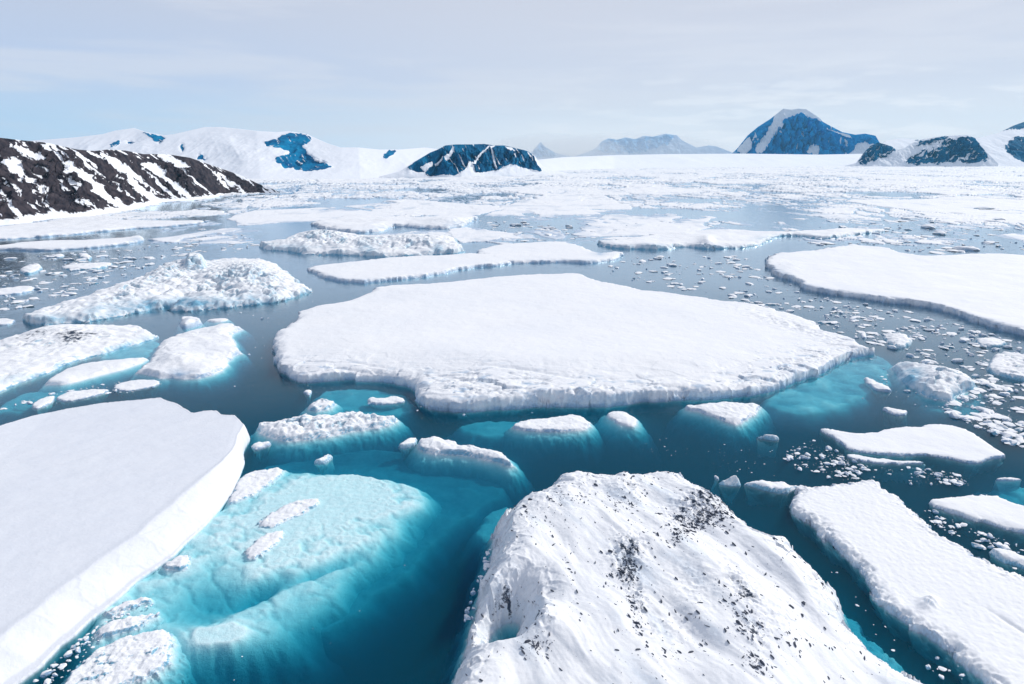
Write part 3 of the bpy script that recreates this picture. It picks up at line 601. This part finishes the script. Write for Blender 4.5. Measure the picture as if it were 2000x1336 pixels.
ledge(SHELF, [(430,995),(470,940),(560,930),(680,922),(760,938),(815,950),(825,975),(780,1005),(800,1022),(745,1052),(680,1098),(650,1150),(600,1195),(540,1225),(490,1238),(430,1242),(360,1248),(330,1222),(250,1215),(180,1235),(230,1165),(305,1110),(370,1058)],
      d0=0.04, slope=0.13, rough=0.9, rl=12, edge=2.2, seed=21, top=shelf_top, name='upper_step', res=1.6)
ledge(SHELF, [(480,900),(540,875),(700,855),(800,850),(900,885),(990,915),(960,950),(900,985),(830,1060),(740,1120),(590,1205),(480,1230),(390,1245),(320,1245),(450,1000)],
      d0=2.9, slope=0.45, rough=1.0, rl=12, edge=1.5, seed=23, name='lower_step', res=2.2)
for lab, pix, hh in [
 ('cracked flat plate against the huge smooth floe, above the drowned shelf', [(445,983),(458,960),(472,925),(500,918),(555,911),(547,930),(505,958),(465,980)], 0.35),
 ('elongated snow patch awash in the middle of the drowned shelf', [(500,1025),(530,1000),(570,978),(620,970),(625,985),(580,1005),(550,1020),(530,1030)], 0.35),
 ('lower strip awash on the drowned shelf below the elongated patch', [(478,1078),(500,1055),(535,1035),(556,1035),(545,1055),(515,1080),(490,1092)], 0.3),
 ('rubbly fan of ice in the lower left corner against the drowned shelf', [(120,1335),(160,1290),(200,1255),(240,1240),(290,1230),(325,1226),(333,1250),(332,1290),(310,1312),(270,1330),(220,1345),(120,1400),(60,1400)], 0.55),
 ('narrow ice sliver against the bright sloping rim in the lower left', [(185,1240),(200,1218),(240,1203),(292,1196),(300,1204),(255,1228),(205,1245)], 0.5),
 ('small twisted ice bit above the narrow sliver', [(205,1200),(225,1180),(252,1170),(288,1164),(290,1172),(262,1182),(235,1196)], 0.45),
 ('pale green cube-like bit touching the bright sloping rim', [(318,1108),(330,1092),(352,1082),(372,1085),(368,1110),(340,1113)], 0.5)]:
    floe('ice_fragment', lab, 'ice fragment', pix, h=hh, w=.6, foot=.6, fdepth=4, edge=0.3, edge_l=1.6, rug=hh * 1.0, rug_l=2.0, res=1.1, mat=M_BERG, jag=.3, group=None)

# ------------------------------------------------------------------ pack ice out to the shore
def pack():
    cols = np.linspace(-300, 2300, 1550)
    rows = np.concatenate([np.arange(324, 345, 0.22), np.arange(345, 400, 0.36), np.arange(400, 500, 0.6)])
    PX, PY = np.meshgrid(cols, rows)
    XY = at(PX, PY, 0.0); X, Y = XY[..., 0], XY[..., 1]
    D = np.hypot(X, Y)
    wx = X + 14 * fbm(X / 60, Y / 60, 3, 3); wy = Y + 14 * fbm(X / 60, Y / 60, 5, 3)
    # coverage falls towards the camera
    cov = 0.30 - 0.13 * sstep(345, 400, PY) - 0.24 * sstep(400, 480, PY) + 0.25 * sstep(345, 328, PY)
    for cx, cy, sx, sy, an, k in [(1010,440,150,20,0,-.6),(1330,425,170,16,0,-.35),(560,450,110,26,0,-.5),(700,396,110,13,0,-.30),(1560,408,90,14,0,-.4),(420,430,60,14,0,-.3),
                                  (1690,460,200,20,0,-.12),(1850,440,140,25,0,.15),(1760,430,260,45,0,.16),(1600,440,60,10,0,-.2),(900,405,160,12,0,.2),(470,398,120,12,0,.3),(230,418,160,8,0,.45),(580,425,90,9,0,.35),(1700,400,200,20,0,.12),(1150,393,140,7,0,.3),(1400,436,60,8,0,.4),(1300,400,200,6,0,.2)]:
        cov = cov + k * gauss(PX, PY, cx, cy, sx, sy, an)
    n = 0.62 * fbm(wx / 120, wy / 190, 11, 5, 0.55) + 0.30 * fbm(wx / 26, wy / 60, 15, 4, 0.6) + 0.22 * fbm(wx / 9, wy / 22, 19, 3, 0.6)
    # plates of ice split by narrow leads
    c1 = cells(wx / 52, wy / 80, 27); c2 = cells(wx / 17, wy / 30, 29); c3 = cells(wx / 6, wy / 11, 33)
    c0 = cells(wx / 150, wy / 240, 25); plate = (c0[0] > 0.55) * 1.0
    cov = cov + 0.30 * plate - 0.14 + 0.36 * fbm(wx / 330, wy / 150, 37, 3)
    c2 = list(c2); c2[3] = c2[3] + plate * 0.2; c1 = list(c1); c1[3] = c1[3] + plate * 0.2
    n = n * (1 - 0.5 * plate) - 0.55 * (1 - sstep(0, .045, c0[3]))
    cov = cov - 1.6 * sstep(470, 497, PY + 14 * fbm(wx / 25, wy / 25, 47, 3))
    v = cov + 0.62 * n + 0.42 * (c1[0] - .5) + 0.30 * (c2[0] - .5) + 0.12 * (c3[0] - .5) - 0.40 * (1 - sstep(0, .07, c1[3])) - 0.26 * (1 - sstep(0, .10, c2[3]))
    occ = np.zeros(X.shape, bool)
    for P in OCC:
        x0, y0 = P.min(0) - 6; x1, y1 = P.max(0) + 6
        m = (X > x0) & (X < x1) & (Y > y0) & (Y < y1)
        if m.any():
            c = P.mean(0); dd = sdf(X[m], Y[m], P); r = occ[m]; r |= dd < 2.5; occ[m] = r
    v = np.where(occ, -1, v)
    thin = (v > -0.10) & (v <= 0.0)
    k = sstep(0.0, 0.07, v)
    kz = 1 - 0.72 * sstep(350, 420, PY)
    H = k * kz * (0.5 + 1.0 * c1[0] + 0.5 * c2[0] + 1.0 * sstep(0.1, 0.6, v)) + k * kz * 1.6 * np.maximum(0, ridged(wx / 16, wy / 30, 41, 4) - 0.5) * 2 * (0.3 + (c1[0] > .55)) * (1 - 0.75 * plate) + k * kz * 0.5 * fbm(X / 7, Y / 12, 43, 3)
    Z = np.where(v > 0, np.maximum(H, 0.03), np.where(thin, 0.035, -1.2 + 8 * (np.maximum(v, -0.3) + 0.1)))
    Z = np.where(occ, -6, Z)
    att = {'thin': np.where(v > 0, 0.45 * sstep(0.06, 0.0, v) + 0.5 * (c2[0] > 0.80) * sstep(0.3, 0.0, v), 0.85).ravel(), 'ice': (0.5 * sstep(.15, .5, fbm(wx / 30, wy / 50, 61, 3))).ravel() * 0.6}
    V = np.stack([X, Y, Z], -1).reshape(-1, 3)
    F = grid_faces(len(cols), len(rows), (Z > -1.0))
    F = F[:, ::-1]
    V, F, A = compact(V, F, att)
    tag(mesh_from('pack_ice', V, F, M_FAR, A), 'drifting pack of white and grey ice reaching back to the mountains', 'pack ice', kind='stuff')
pack()

# ------------------------------------------------------------------ loose fragments
def chunk(seed, flat):
    rs = np.random.default_rng(seed)
    import bmesh
    bm = bmesh.new(); bmesh.ops.create_icosphere(bm, subdivisions=2, radius=1.0)
    V = np.array([v.co[:] for v in bm.verts]); F = np.array([[v.index for v in f.verts] for f in bm.faces]); bm.free()
    for _ in range(7):                                  # split off planes -> faceted broken ice
        n = rs.normal(size=3); n[2] *= 0.6; n /= np.linalg.norm(n); c = rs.uniform(0.45, 0.85)
        dd = V @ n; V = V - np.maximum(dd - c, 0)[:, None] * n
    V = V * np.array([1, rs.uniform(0.45, 0.9), flat]) + rs.normal(size=V.shape) * 0.035 * np.array([1, 1, flat * 1.5])
    V[:, 2] += flat * 0.25
    return V, F
PROTO = [chunk(100 + i, [0.18, 0.25, 0.4, 0.6][i % 4]) for i in range(12)]
PMESH = []
for i, (V, F) in enumerate(PROTO):
    o = mesh_from('ice_fragment', V, F, M_SNOW if i % 3 else M_BERG, smooth=False, loc=np.zeros(3)); PMESH.append(o.data); bpy.data.objects.remove(o)
def hit(x, y, m=0.0):
    h = np.zeros(x.shape, bool)
    for P in OCC:
        s = (x > P[:, 0].min() - m) & (x < P[:, 0].max() + m) & (y > P[:, 1].min() - m) & (y < P[:, 1].max() + m)
        if s.any():
            r = h[s]; r |= sdf(x[s], y[s], P) < m; h[s] = r
    return h
CL = [ # label, group, region polygon, count, size range px
 ('scattered white fragment in the grey channel right of the table floe', 'fragments in the grey channel', [(1440,590),(1700,600),(1900,655),(1960,720),(1900,760),(1760,690),(1640,650)], 420, (1.6, 28)),
 ('white fragment in the wide grey lead behind the table floe', 'fragments in the grey lead', [(1200,500),(1480,500),(1500,540),(1640,590),(1500,600),(1330,570),(1180,535)], 330, (1.6, 30)),
 ('white crumb of ice in the teal lead between the iceberg crest and the pointed floe', 'crumbs above the sugary floe', [(1590,860),(1680,905),(1860,920),(1900,950),(1720,945),(1560,930),(1520,880)], 380, (1.4, 18)),
 ('broken bit of ice in the crowded dark water by the right edge', 'bits by the right edge', [(1860,760),(2010,700),(2010,880),(1940,850),(1830,800)], 380, (2, 34)),
 ('tiny speck of ice in the open teal lead above the iceberg crest', 'specks in the open lead', [(1250,850),(1500,870),(1580,930),(1450,935),(1370,900),(1230,880)], 45, (1.5, 5)),
 ('ice bit in the green channel beside the sugary floe', 'bits in the green channel', [(1600,1080),(1660,1140),(1740,1220),(1870,1300),(1900,1336),(1850,1330),(1700,1250),(1650,1170)], 60, (3, 16)),
 ('ice bit in the channel at the far lower right under the low cut floe', 'bits under the low cut floe', [(1780,980),(1850,1010),(2000,1070),(2000,1120),(1900,1070),(1830,1030)], 90, (3, 24)),
 ('white splinter in the blue-grey water around the ragged iceberg', 'splinters in the left water', [(0,500),(300,480),(420,440),(520,470),(480,495),(330,500),(240,545),(60,600),(0,610)], 600, (1.6, 26)),
 ('splinter in the lead between the far floes at the centre', 'splinters between far floes', [(920,430),(1200,440),(1330,430),(1250,450),(1130,470),(940,475)], 260, (2, 34)),
 ('splinter in the grey water at the far right behind the large flat floe', 'splinters at the far right', [(1500,455),(2000,400),(2000,490),(1830,495),(1600,480)], 240, (4, 46)),
 ('crumb of ice near the rugged ridge and the table floe', 'crumbs by the rugged ridge', [(590,750),(800,760),(1000,806),(1100,802),(830,830),(790,800),(700,795),(600,760)], 24, (2, 9)),
 ('small bit of ice beside the grey slush raft at the left', 'bits by the slush raft', [(0,800),(80,770),(240,745),(330,745),(300,760),(100,790)], 60, (2, 16)),
 ('tiny white fleck on the dark water in front of the stone-strewn iceberg', 'flecks on dark water', [(380,1290),(700,1180),(900,1000),(930,1100),(850,1320),(400,1330)], 9, (1.5, 6)),
 ('jagged shard at the water line on the left side of the stone-strewn iceberg', 'shards at the iceberg foot', [(905,1215),(925,1150),(940,1095),(958,1068),(950,1110),(935,1170),(918,1220)], 22, (8, 20)),
 ('ice rubble in the lower left corner by the drowned shelf', 'rubble in the lower left corner', [(60,1336),(180,1230),(300,1160),(310,1200),(330,1230),(250,1336)], 90, (3, 22)),
 ('splinter drifting round the blue-faced berg', 'splinters round the blue-faced berg', [(1700,700),(1780,690),(1930,730),(1920,800),(1800,800),(1680,780)], 50, (2, 14)),
 ('drifting crumb in the water left of the broad table floe', 'crumbs left of the table floe', [(420,600),(560,560),(700,560),(560,620),(520,700),(480,790),(440,760),(480,660)], 40, (1.4, 8)),
 ('broken chip in the slate water between the pear-shaped lump and the large flat floe', 'chips in the slate water', [(1560,580),(1750,600),(1990,660),(2000,700),(1800,700),(1650,640)], 260, (1.6, 22)),
]
items = []
for ci, (lab, grp, poly, cnt, (s0, s1)) in enumerate(CL):
    P = np.array(poly, float); x0, y0 = P.min(0); x1, y1 = P.max(0)
    n = cnt * 12
    qx = RNG.uniform(x0, x1, n); qy = RNG.uniform(y0, y1, n)
    ok = inside(qx, qy, P)
    w = at(qx, qy, 0)
    cl = fbm(w[:, 0] / 14, w[:, 1] / 14, 200 + ci, 3) + RNG.normal(0, 0.16, n)
    ok &= (cl > -0.05)
    if 'shard' not in lab: ok &= ~hit(w[:, 0], w[:, 1], 0.5)
    idx = np.nonzero(ok)[0][:cnt]
    for i in idx:
        u = RNG.random(); size = s0 + (s1 - s0) * u ** 4.0
        dist = math.hypot(w[i, 0], w[i, 1], CAM_H); r = size * dist / FPX / 2
        items.append((size, r, w[i, 0], w[i, 1], ci, int(RNG.integers(0, 12)), RNG.uniform(0, 6.28)))
items.sort(key=lambda a: -a[0])
brV, brF, nv = [], [], 0
for k, (size, r, x, y, ci, pi_, rz) in enumerate(items):
    zz = 1.6 if 'shard' in CL[ci][0] else (0.35 if r > 2 else 0.7 if r > 1 else 1.0)
    if k < 290:
        o = bpy.data.objects.new('ice_fragment', PMESH[pi_]); COL.objects.link(o)
        o.location = (x, y, 0.02); o.scale = (r, r, r * zz); o.rotation_euler = (0, 0, rz)
        tag(o, CL[ci][0], 'ice fragment', CL[ci][1])
    else:
        V, F = PROTO[pi_]; c, s = math.cos(rz), math.sin(rz)
        Q = V * np.array([r, r, r * zz]); Q = np.stack([Q[:, 0] * c - Q[:, 1] * s + x, Q[:, 0] * s + Q[:, 1] * c + y, Q[:, 2] + 0.02], -1)
        brV.append(Q); brF.append(F + nv); nv += len(V)
tag(mesh_from('brash_ice', np.concatenate(brV), np.concatenate(brF), M_SNOW, smooth=False), 'fine white brash ice sprinkled over the leads', 'brash ice', kind='stuff')

# ------------------------------------------------------------------ stones on the foreground iceberg
ms, ts, os_ = new_mat('dark_stone'); bs = N(ts, 'ShaderNodeBsdfPrincipled', i_Roughness=0.8)
gs = N(ts, 'ShaderNodeTexNoise', i_Scale=3.0, i_Detail=5.0); ts.links.new(ramp(ts, [(0.35, (0.035, 0.05, 0.08)), (0.65, (0.12, 0.13, 0.16))], gs.outputs[0]).outputs[0], bs.inputs[0]); ts.links.new(bs.outputs[0], os_.inputs[0])
from mathutils.bvhtree import BVHTree
me = F_DEB.data
nvv = len(me.vertices); co = np.empty(nvv * 3, np.float32); me.vertices.foreach_get('co', co); co = co.reshape(-1, 3) + np.array(F_DEB.location)
ppx, ppy = proj(co[:, 0], co[:, 1], co[:, 2])
dens = debris_density(ppx, ppy) ** 2.2 + 0.008 + 0.3 * np.clip(fbm(co[:, 0] / 2.2, co[:, 1] / 3.5, 4, 4) - 0.18, 0, 1)
dens[(co[:, 2] < 1.0) | (ppy > 1345) | (ppx < 880) | (ppx > 1720)] = 0
dens *= np.hypot(co[:, 0], co[:, 1]) ** -2.0 * 0 + 1
sel = RNG.choice(nvv, 3200, replace=False, p=dens / dens.sum())
stones = []
for i in sel:
    stones.append((0.05 + 0.30 * RNG.random() ** 4.5, i, int(RNG.integers(0, 12)), math.atan2(DIRY, DIRX) + RNG.normal(0, 0.5)))
stones.sort(key=lambda a: -a[0])
rV, rF, nv = [], [], 0
SM = []
for j in range(4):
    V, F = PROTO[j * 3 + 2]; o = mesh_from('stone', V * np.array([1.35, .65, 1.1]), F, ms, smooth=False, loc=np.zeros(3)); SM.append(o.data); bpy.data.objects.remove(o)
for k, (r, i, pi_, rz) in enumerate(stones):
    p = co[i]
    if k < 95:
        o = bpy.data.objects.new('stone', SM[pi_ % 4]); COL.objects.link(o); o.parent = F_DEB
        o.location = Vector(p.tolist()) - F_DEB.location; o.scale = (r, r, r * 1.2); o.rotation_euler = (RNG.uniform(-.4, .4), RNG.uniform(-.4, .4), rz)
    else:
        V, F = PROTO[(pi_ % 4) * 3 + 2]; c, s = math.cos(rz), math.sin(rz); Q = V * np.array([r * 1.5, r * .6, r * 1.1])
        rV.append(np.stack([Q[:, 0] * c - Q[:, 1] * s + p[0], Q[:, 0] * s + Q[:, 1] * c + p[1], Q[:, 2] + p[2]], -1)); rF.append(F + nv); nv += len(V)
rb = parent(mesh_from('grit', np.concatenate(rV), np.concatenate(rF), ms, smooth=False), F_DEB); rb['kind'] = 'stuff'

# ------------------------------------------------------------------ mountains
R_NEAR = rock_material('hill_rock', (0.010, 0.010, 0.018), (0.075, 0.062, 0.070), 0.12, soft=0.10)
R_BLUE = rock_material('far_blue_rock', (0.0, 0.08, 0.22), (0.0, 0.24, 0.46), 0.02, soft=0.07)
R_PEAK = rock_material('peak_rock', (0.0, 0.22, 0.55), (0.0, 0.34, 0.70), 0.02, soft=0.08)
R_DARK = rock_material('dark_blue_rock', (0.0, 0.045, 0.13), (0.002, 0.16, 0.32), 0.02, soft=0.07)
R_PALE = rock_material('haze_paled_cliff', (0.10, 0.40, 0.75), (0.35, 0.62, 0.88), 0.02, snow=(0.62, 0.78, 0.97), soft=0.2)  # pale blue base carries distance haze in the colour itself
def mountain(name, label, sil, base, k, mat, dist=None, nx=400, ny=110, rocks=(), snow_s=None, amp=0.05, nl=60.0, seed=1, full=False, streak=None, back=0.5, power=1.0, dbase=None):
    """sil: ridge line on the photo; base: foot of the slope on the photo (on the water) or dist: its distance; k: run per metre of rise"""
    sil = np.array(sil, float); u = np.linspace(sil[0, 0], sil[-1, 0], nx)
    sy = np.interp(u, sil[:, 0], sil[:, 1])
    rx, ry, rz = rays(u, sy); hl = np.hypot(rx, ry); s = rz / hl; ax, ay = rx / hl, ry / hl
    if dist is not None:
        db = np.interp(u, [d[0] for d in dist], [d[1] for d in dist])
    else:
        b = np.array(base, float); by = np.interp(u, b[:, 0], b[:, 1]); bw = at(u, by, 0); db = np.hypot(bw[:, 0], bw[:, 1])
    H = (CAM_H + db * s) / (1 - k * s); H = np.maximum(H, 0.5); dr = db + k * H
    v = np.concatenate([np.linspace(0, 1, ny), 1 + np.linspace(0, 1, 24)[1:] * back])
    Vg, Ug = np.meshgrid(v, u, indexing='ij')
    vv = np.minimum(Vg, 1); bk = np.clip((Vg - 1) / back, 0, 1)
    D = db + (dr - db) * Vg
    Z = H * (vv ** power) * (1 - 0.75 * bk)
    X = D * ax; Y = D * ay
    env = np.sin(np.pi * np.clip(vv, 0, 1)) ** 0.7
    rd = ridged(X / nl, (Y * 0.6 + Z * 0.8) / (nl * 1.6), seed, 5, 0.55)
    px, py = proj(X, Y, Z)
    rock = np.zeros_like(Z) - 0.0
    for rp in rocks:
        dd = sdf(px, py, chaikin(rp, 1)) + 7.0 * fbm(px / 16, py / 8, seed + 3, 5, 0.6)
        rock = np.maximum(rock, sstep(3.5, -3.5, dd) * (1 - 0.75 * sstep(0.20, 0.42, fbm((px + py) / 26, (px - py) / 5, seed + 8, 4, 0.6))))
    if full: rock = np.ones_like(Z)
    if streak: rock = streak(Ug, Vg, px, py, rock, X, Y, Z)
    Z2 = Z + amp * H * env * (rd - 0.4) * (0.45 + rock)
    Z2 = Z2 - 1.0 * (Vg <= 0)
    push = amp * 1.4 * H * env * (fbm(X / (nl * .5), Z / (nl * .5), seed + 9, 4) * 1.2) * (0.2 + rock)
    Y = Y + push
    V = np.stack([X, Y, Z2], -1).reshape(-1, 3)
    F = grid_faces(nx, len(v))
    o = mesh_from(name, V, F, mat, {'rock': rock.ravel()})
    tag(o, label, 'mountain' if name == 'mountain' else name.replace('_', ' '), kind='structure'); return o

def st_hill(U, Vv, px, py, rock, X, Y, Z):
    r = np.ones_like(px)
    a = px * 0.80 + py * 0.62; b = -px * 0.62 + py * 0.80             # streaks run down to the right
    n = fbm(a / 105, b / 13, 5, 5, 0.55); n2 = fbm(a / 40, b / 7, 8, 4, 0.6)
    r = 1 - sstep(0.17, 0.30, n + 0.55 * n2 + 0.22 * fbm(px / 9, py / 6, 19, 4, 0.65) + 0.10 * gauss(px, py, 180, 320, 90, 50, 30)) 
    for rp in ([(0,310),(20,312),(60,345),(80,375),(100,395),(96,400),(70,372),(40,345),(0,322)], [(250,335),(262,345),(275,365),(305,385),(312,392),(290,388),(262,366),(250,348)],
               [(270,320),(300,318),(330,345),(360,372),(380,388),(368,392),(330,360),(285,332)], [(110,315),(150,322),(190,350),(220,385),(240,405),(225,400),(190,375),(150,345)],
               [(300,300),(330,302),(370,325),(365,332),(330,322)], [(418,335),(428,345),(450,370),(440,370),(424,350)], [(185,300),(215,302),(250,330),(240,335)], [(10,278),(50,288),(90,312),(80,314),(40,300)]):
        r = np.minimum(r, 1 - sstep(2, -2, sdf(px, py, chaikin(rp, 1)) + 7 * n2 + 5 * fbm(px / 7, py / 6, 91, 3)))
    foot = sstep(0.10, 0.03, Vv + 0.05 * n2)
    r = r * (1 - foot * 0.9)
    return r
mountain('hill', 'dark rocky hillside streaked with snow on the left shore',
     [(-160,255),(0,269),(42,274),(94,279),(115,284),(150,292),(185,295),(210,292),(245,294),(280,301),(325,301),(371,308),(402,319),(437,331),(472,343),(500,357),(546,375)],
     [(-160,452),(0,440),(63,431),(150,424),(241,410),(304,396),(364,392),(392,389),(437,381),(500,378),(546,378)], 1.5, R_NEAR, nx=620, ny=230, amp=0.16, nl=22, seed=3, streak=st_hill, power=0.95)
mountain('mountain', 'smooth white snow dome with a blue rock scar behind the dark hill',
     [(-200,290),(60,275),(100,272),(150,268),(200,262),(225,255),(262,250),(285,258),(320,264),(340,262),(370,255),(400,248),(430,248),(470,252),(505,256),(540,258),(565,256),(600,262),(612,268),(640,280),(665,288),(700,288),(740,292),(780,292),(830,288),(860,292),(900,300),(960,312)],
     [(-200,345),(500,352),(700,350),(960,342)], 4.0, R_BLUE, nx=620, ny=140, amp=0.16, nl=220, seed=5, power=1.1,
     rocks=[[(515,275),(540,272),(556,263),(574,258),(609,268),(608,275),(590,280),(600,292),(610,305),(650,325),(640,332),(600,333),(575,327),(540,315),(541,305),(560,300),(565,290),(530,285)],
            [(280,258),(300,262),(322,267),(315,277),(300,274),(288,264)], [(385,298),(400,302),(405,310),(388,308)], [(351,280),(358,284),(357,295),(351,290)],
            [(212,288),(226,274),(236,276),(228,288)], [(245,272),(258,276),(262,284),(250,280)], [(745,300),(765,295),(778,291),(770,302),(750,312)]])
def st_c(U, Vv, px, py, rock, X, Y, Z):
    a = px * 0.5 + py * 0.85; b = px * 0.85 - py * 0.5
    n = fbm(a / 60, b / 5, 15, 4, 0.6)
    r = 1 - sstep(0.22, 0.34, n)
    for rp in ([(848,318),(868,308),(880,296),(884,284),(888,286),(884,300),(872,312),(850,322)], [(952,286),(968,284),(960,292),(940,302),(928,318),(920,322),(932,304)], [(956,288),(960,288),(972,328),(969,330)], [(985,286),(1000,288),(1008,296),(996,296)], [(905,340),(918,318),(926,322),(930,340)], [(820,325),(845,310),(846,316),(830,330)]):
        r = np.minimum(r, 1 - sstep(1, -1, sdf(px, py, np.array(rp, float))))
    edge = sdf(px, py, np.array([(795,328),(820,308),(850,290),(870,281),(1010,281),(1035,294),(1050,322),(1060,336),(1030,332),(1000,324),(960,336),(925,336),(915,330),(890,342),(835,342),(830,332),(808,334)], float)) + 2 * fbm(px / 8, py / 6, 2, 3)
    return r * sstep(1.5, -1.5, edge)
mountain('mountain', 'blunt dark blue rock massif standing at the ice edge near the centre',
     [(740,345),(780,335),(795,325),(820,310),(840,298),(855,292),(870,284),(890,282),(920,282),(945,281),(965,284),(985,284),(1010,290),(1030,295),(1045,305),(1055,320),(1075,332),(1110,338)],
     [(740,349),(900,347),(1110,341)], 1.0, R_DARK, nx=420, ny=120, amp=0.30, nl=60, seed=9, streak=st_c, power=0.8)
mountain('snow_slope', 'low misty white snow shelf between the centre massif and the peak',
     [(930,322),(1000,316),(1060,311),(1100,307),(1200,303),(1300,301),(1450,300),(1600,302),(1700,300),(1760,302),(1850,306),(2100,306)],
     [(930,338),(1060,336),(1200,330),(1450,327),(1700,324),(2100,323)], 12.0, R_BLUE, nx=300, ny=50, amp=0.25, nl=420, seed=12, power=0.9)
mountain('mountain', 'faint pale blue cliff in the mist between the massif and the peak',
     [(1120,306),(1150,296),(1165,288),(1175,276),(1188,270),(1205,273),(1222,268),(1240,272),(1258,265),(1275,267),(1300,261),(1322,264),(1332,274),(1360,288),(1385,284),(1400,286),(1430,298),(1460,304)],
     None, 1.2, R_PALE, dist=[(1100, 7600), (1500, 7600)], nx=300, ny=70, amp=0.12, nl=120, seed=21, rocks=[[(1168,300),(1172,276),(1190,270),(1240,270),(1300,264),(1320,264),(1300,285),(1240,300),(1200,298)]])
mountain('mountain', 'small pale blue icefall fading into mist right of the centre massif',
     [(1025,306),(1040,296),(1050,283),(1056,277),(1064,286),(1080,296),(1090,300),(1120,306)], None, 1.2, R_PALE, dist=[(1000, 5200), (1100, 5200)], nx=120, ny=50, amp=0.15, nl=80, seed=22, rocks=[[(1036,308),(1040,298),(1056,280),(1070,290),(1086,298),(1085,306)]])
def st_p(U, Vv, px, py, rock, X, Y, Z):
    r = 1 - sstep(0.28, 0.42, fbm(px / 10, py / 22, 31, 5, 0.6))
    n = fbm(px / 12, py / 9, 33, 4)
    for rp in ([(1515,208),(1580,208),(1606,236),(1600,240),(1580,228),(1562,224),(1545,226),(1536,232),(1524,252),(1514,268),(1500,280),(1490,300),(1472,300),(1482,280),(1500,255),(1512,235)],
               [(1440,290),(1462,268),(1470,272),(1466,300),(1440,300)], [(1520,303),(1545,296),(1550,303)], [(1572,303),(1585,285),(1596,290),(1600,303)], [(1612,250),(1650,262),(1668,268),(1655,270),(1625,258)], [(1666,282),(1700,280),(1716,290),(1700,304),(1655,304),(1668,295)]):
        r = np.minimum(r, 1 - sstep(2, -2, sdf(px, py, chaikin(rp, 1)) + 3 * n))
    return r
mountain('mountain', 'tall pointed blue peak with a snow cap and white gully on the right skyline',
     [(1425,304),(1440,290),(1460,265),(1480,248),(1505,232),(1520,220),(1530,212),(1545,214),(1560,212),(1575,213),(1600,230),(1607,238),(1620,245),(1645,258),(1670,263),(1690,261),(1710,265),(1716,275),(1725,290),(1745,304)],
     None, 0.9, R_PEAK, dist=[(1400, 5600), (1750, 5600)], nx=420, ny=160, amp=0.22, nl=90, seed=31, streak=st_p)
def st_r(U, Vv, px, py, rock, X, Y, Z):
    a = px * 0.92 - py * 0.4; b = px * 0.4 + py * 0.92
    return rock * (1 - sstep(0.15, 0.3, fbm(a / 40, b / 4, 44, 4, 0.6)))
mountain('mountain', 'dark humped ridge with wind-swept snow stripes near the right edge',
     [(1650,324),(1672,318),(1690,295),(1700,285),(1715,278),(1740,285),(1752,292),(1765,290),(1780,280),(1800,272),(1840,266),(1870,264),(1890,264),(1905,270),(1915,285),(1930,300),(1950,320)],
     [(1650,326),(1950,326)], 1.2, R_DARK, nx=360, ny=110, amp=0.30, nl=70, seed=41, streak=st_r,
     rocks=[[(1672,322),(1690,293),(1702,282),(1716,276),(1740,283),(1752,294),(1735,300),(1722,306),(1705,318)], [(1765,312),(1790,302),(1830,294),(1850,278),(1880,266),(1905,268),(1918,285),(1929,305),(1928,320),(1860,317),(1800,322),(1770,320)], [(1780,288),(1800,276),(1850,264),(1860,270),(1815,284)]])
mountain('mountain', 'white snow slope with dark rock bands rising out of frame at the right',
     [(1700,304),(1730,275),(1760,270),(1790,273),(1850,274),(1900,272),(1950,260),(1980,245),(2000,238),(2100,215),(2200,205)],
     [(1700,326),(2200,326)], 3.5, R_DARK, nx=360, ny=110, amp=0.10, nl=120, seed=51,
     rocks=[[(1955,253),(1990,239),(2040,226),(2040,246),(1975,255)], [(1962,287),(1975,272),(2030,258),(2030,322),(1985,312),(1966,298)], [(1780,276),(1792,270),(1798,276)]])

# ------------------------------------------------------------------ low mist banks
mm, tm, om = new_mat('mist_air')
pm = N(tm, 'ShaderNodeVolumePrincipled', i_Density=0.00075, i_Anisotropy=0.2); pm.inputs['Color'].default_value = (0.97, 0.98, 1.0, 1)
tm.links.new(pm.outputs[0], om.inputs['Volume'])
def mist(px, D, z, rx, ry, rz, label):
    import bmesh
    bm = bmesh.new(); bmesh.ops.create_uvsphere(bm, u_segments=48, v_segments=24, radius=1.0)
    V = np.array([v.co[:] for v in bm.verts]) * np.array([rx, ry, rz]); me = bpy.data.meshes.new('mist')
    for v, c in zip(bm.verts, V): v.co = c
    bm.to_mesh(me); bm.free(); me.materials.append(mm)
    o = bpy.data.objects.new('mist', me); COL.objects.link(o)
    x, y, _z = rays(px, HORIZON); h = math.hypot(x, y); o.location = (x / h * D, y / h * D, z)
    tag(o, label, 'mist', 'low mist banks', kind='stuff')
mist(1230, 4700, 40, 700, 450, 150, 'soft white mist bank lying in front of the pale blue cliff')
mist(1080, 4000, 60, 420, 420, 110, 'mist drifting behind the blunt blue massif')
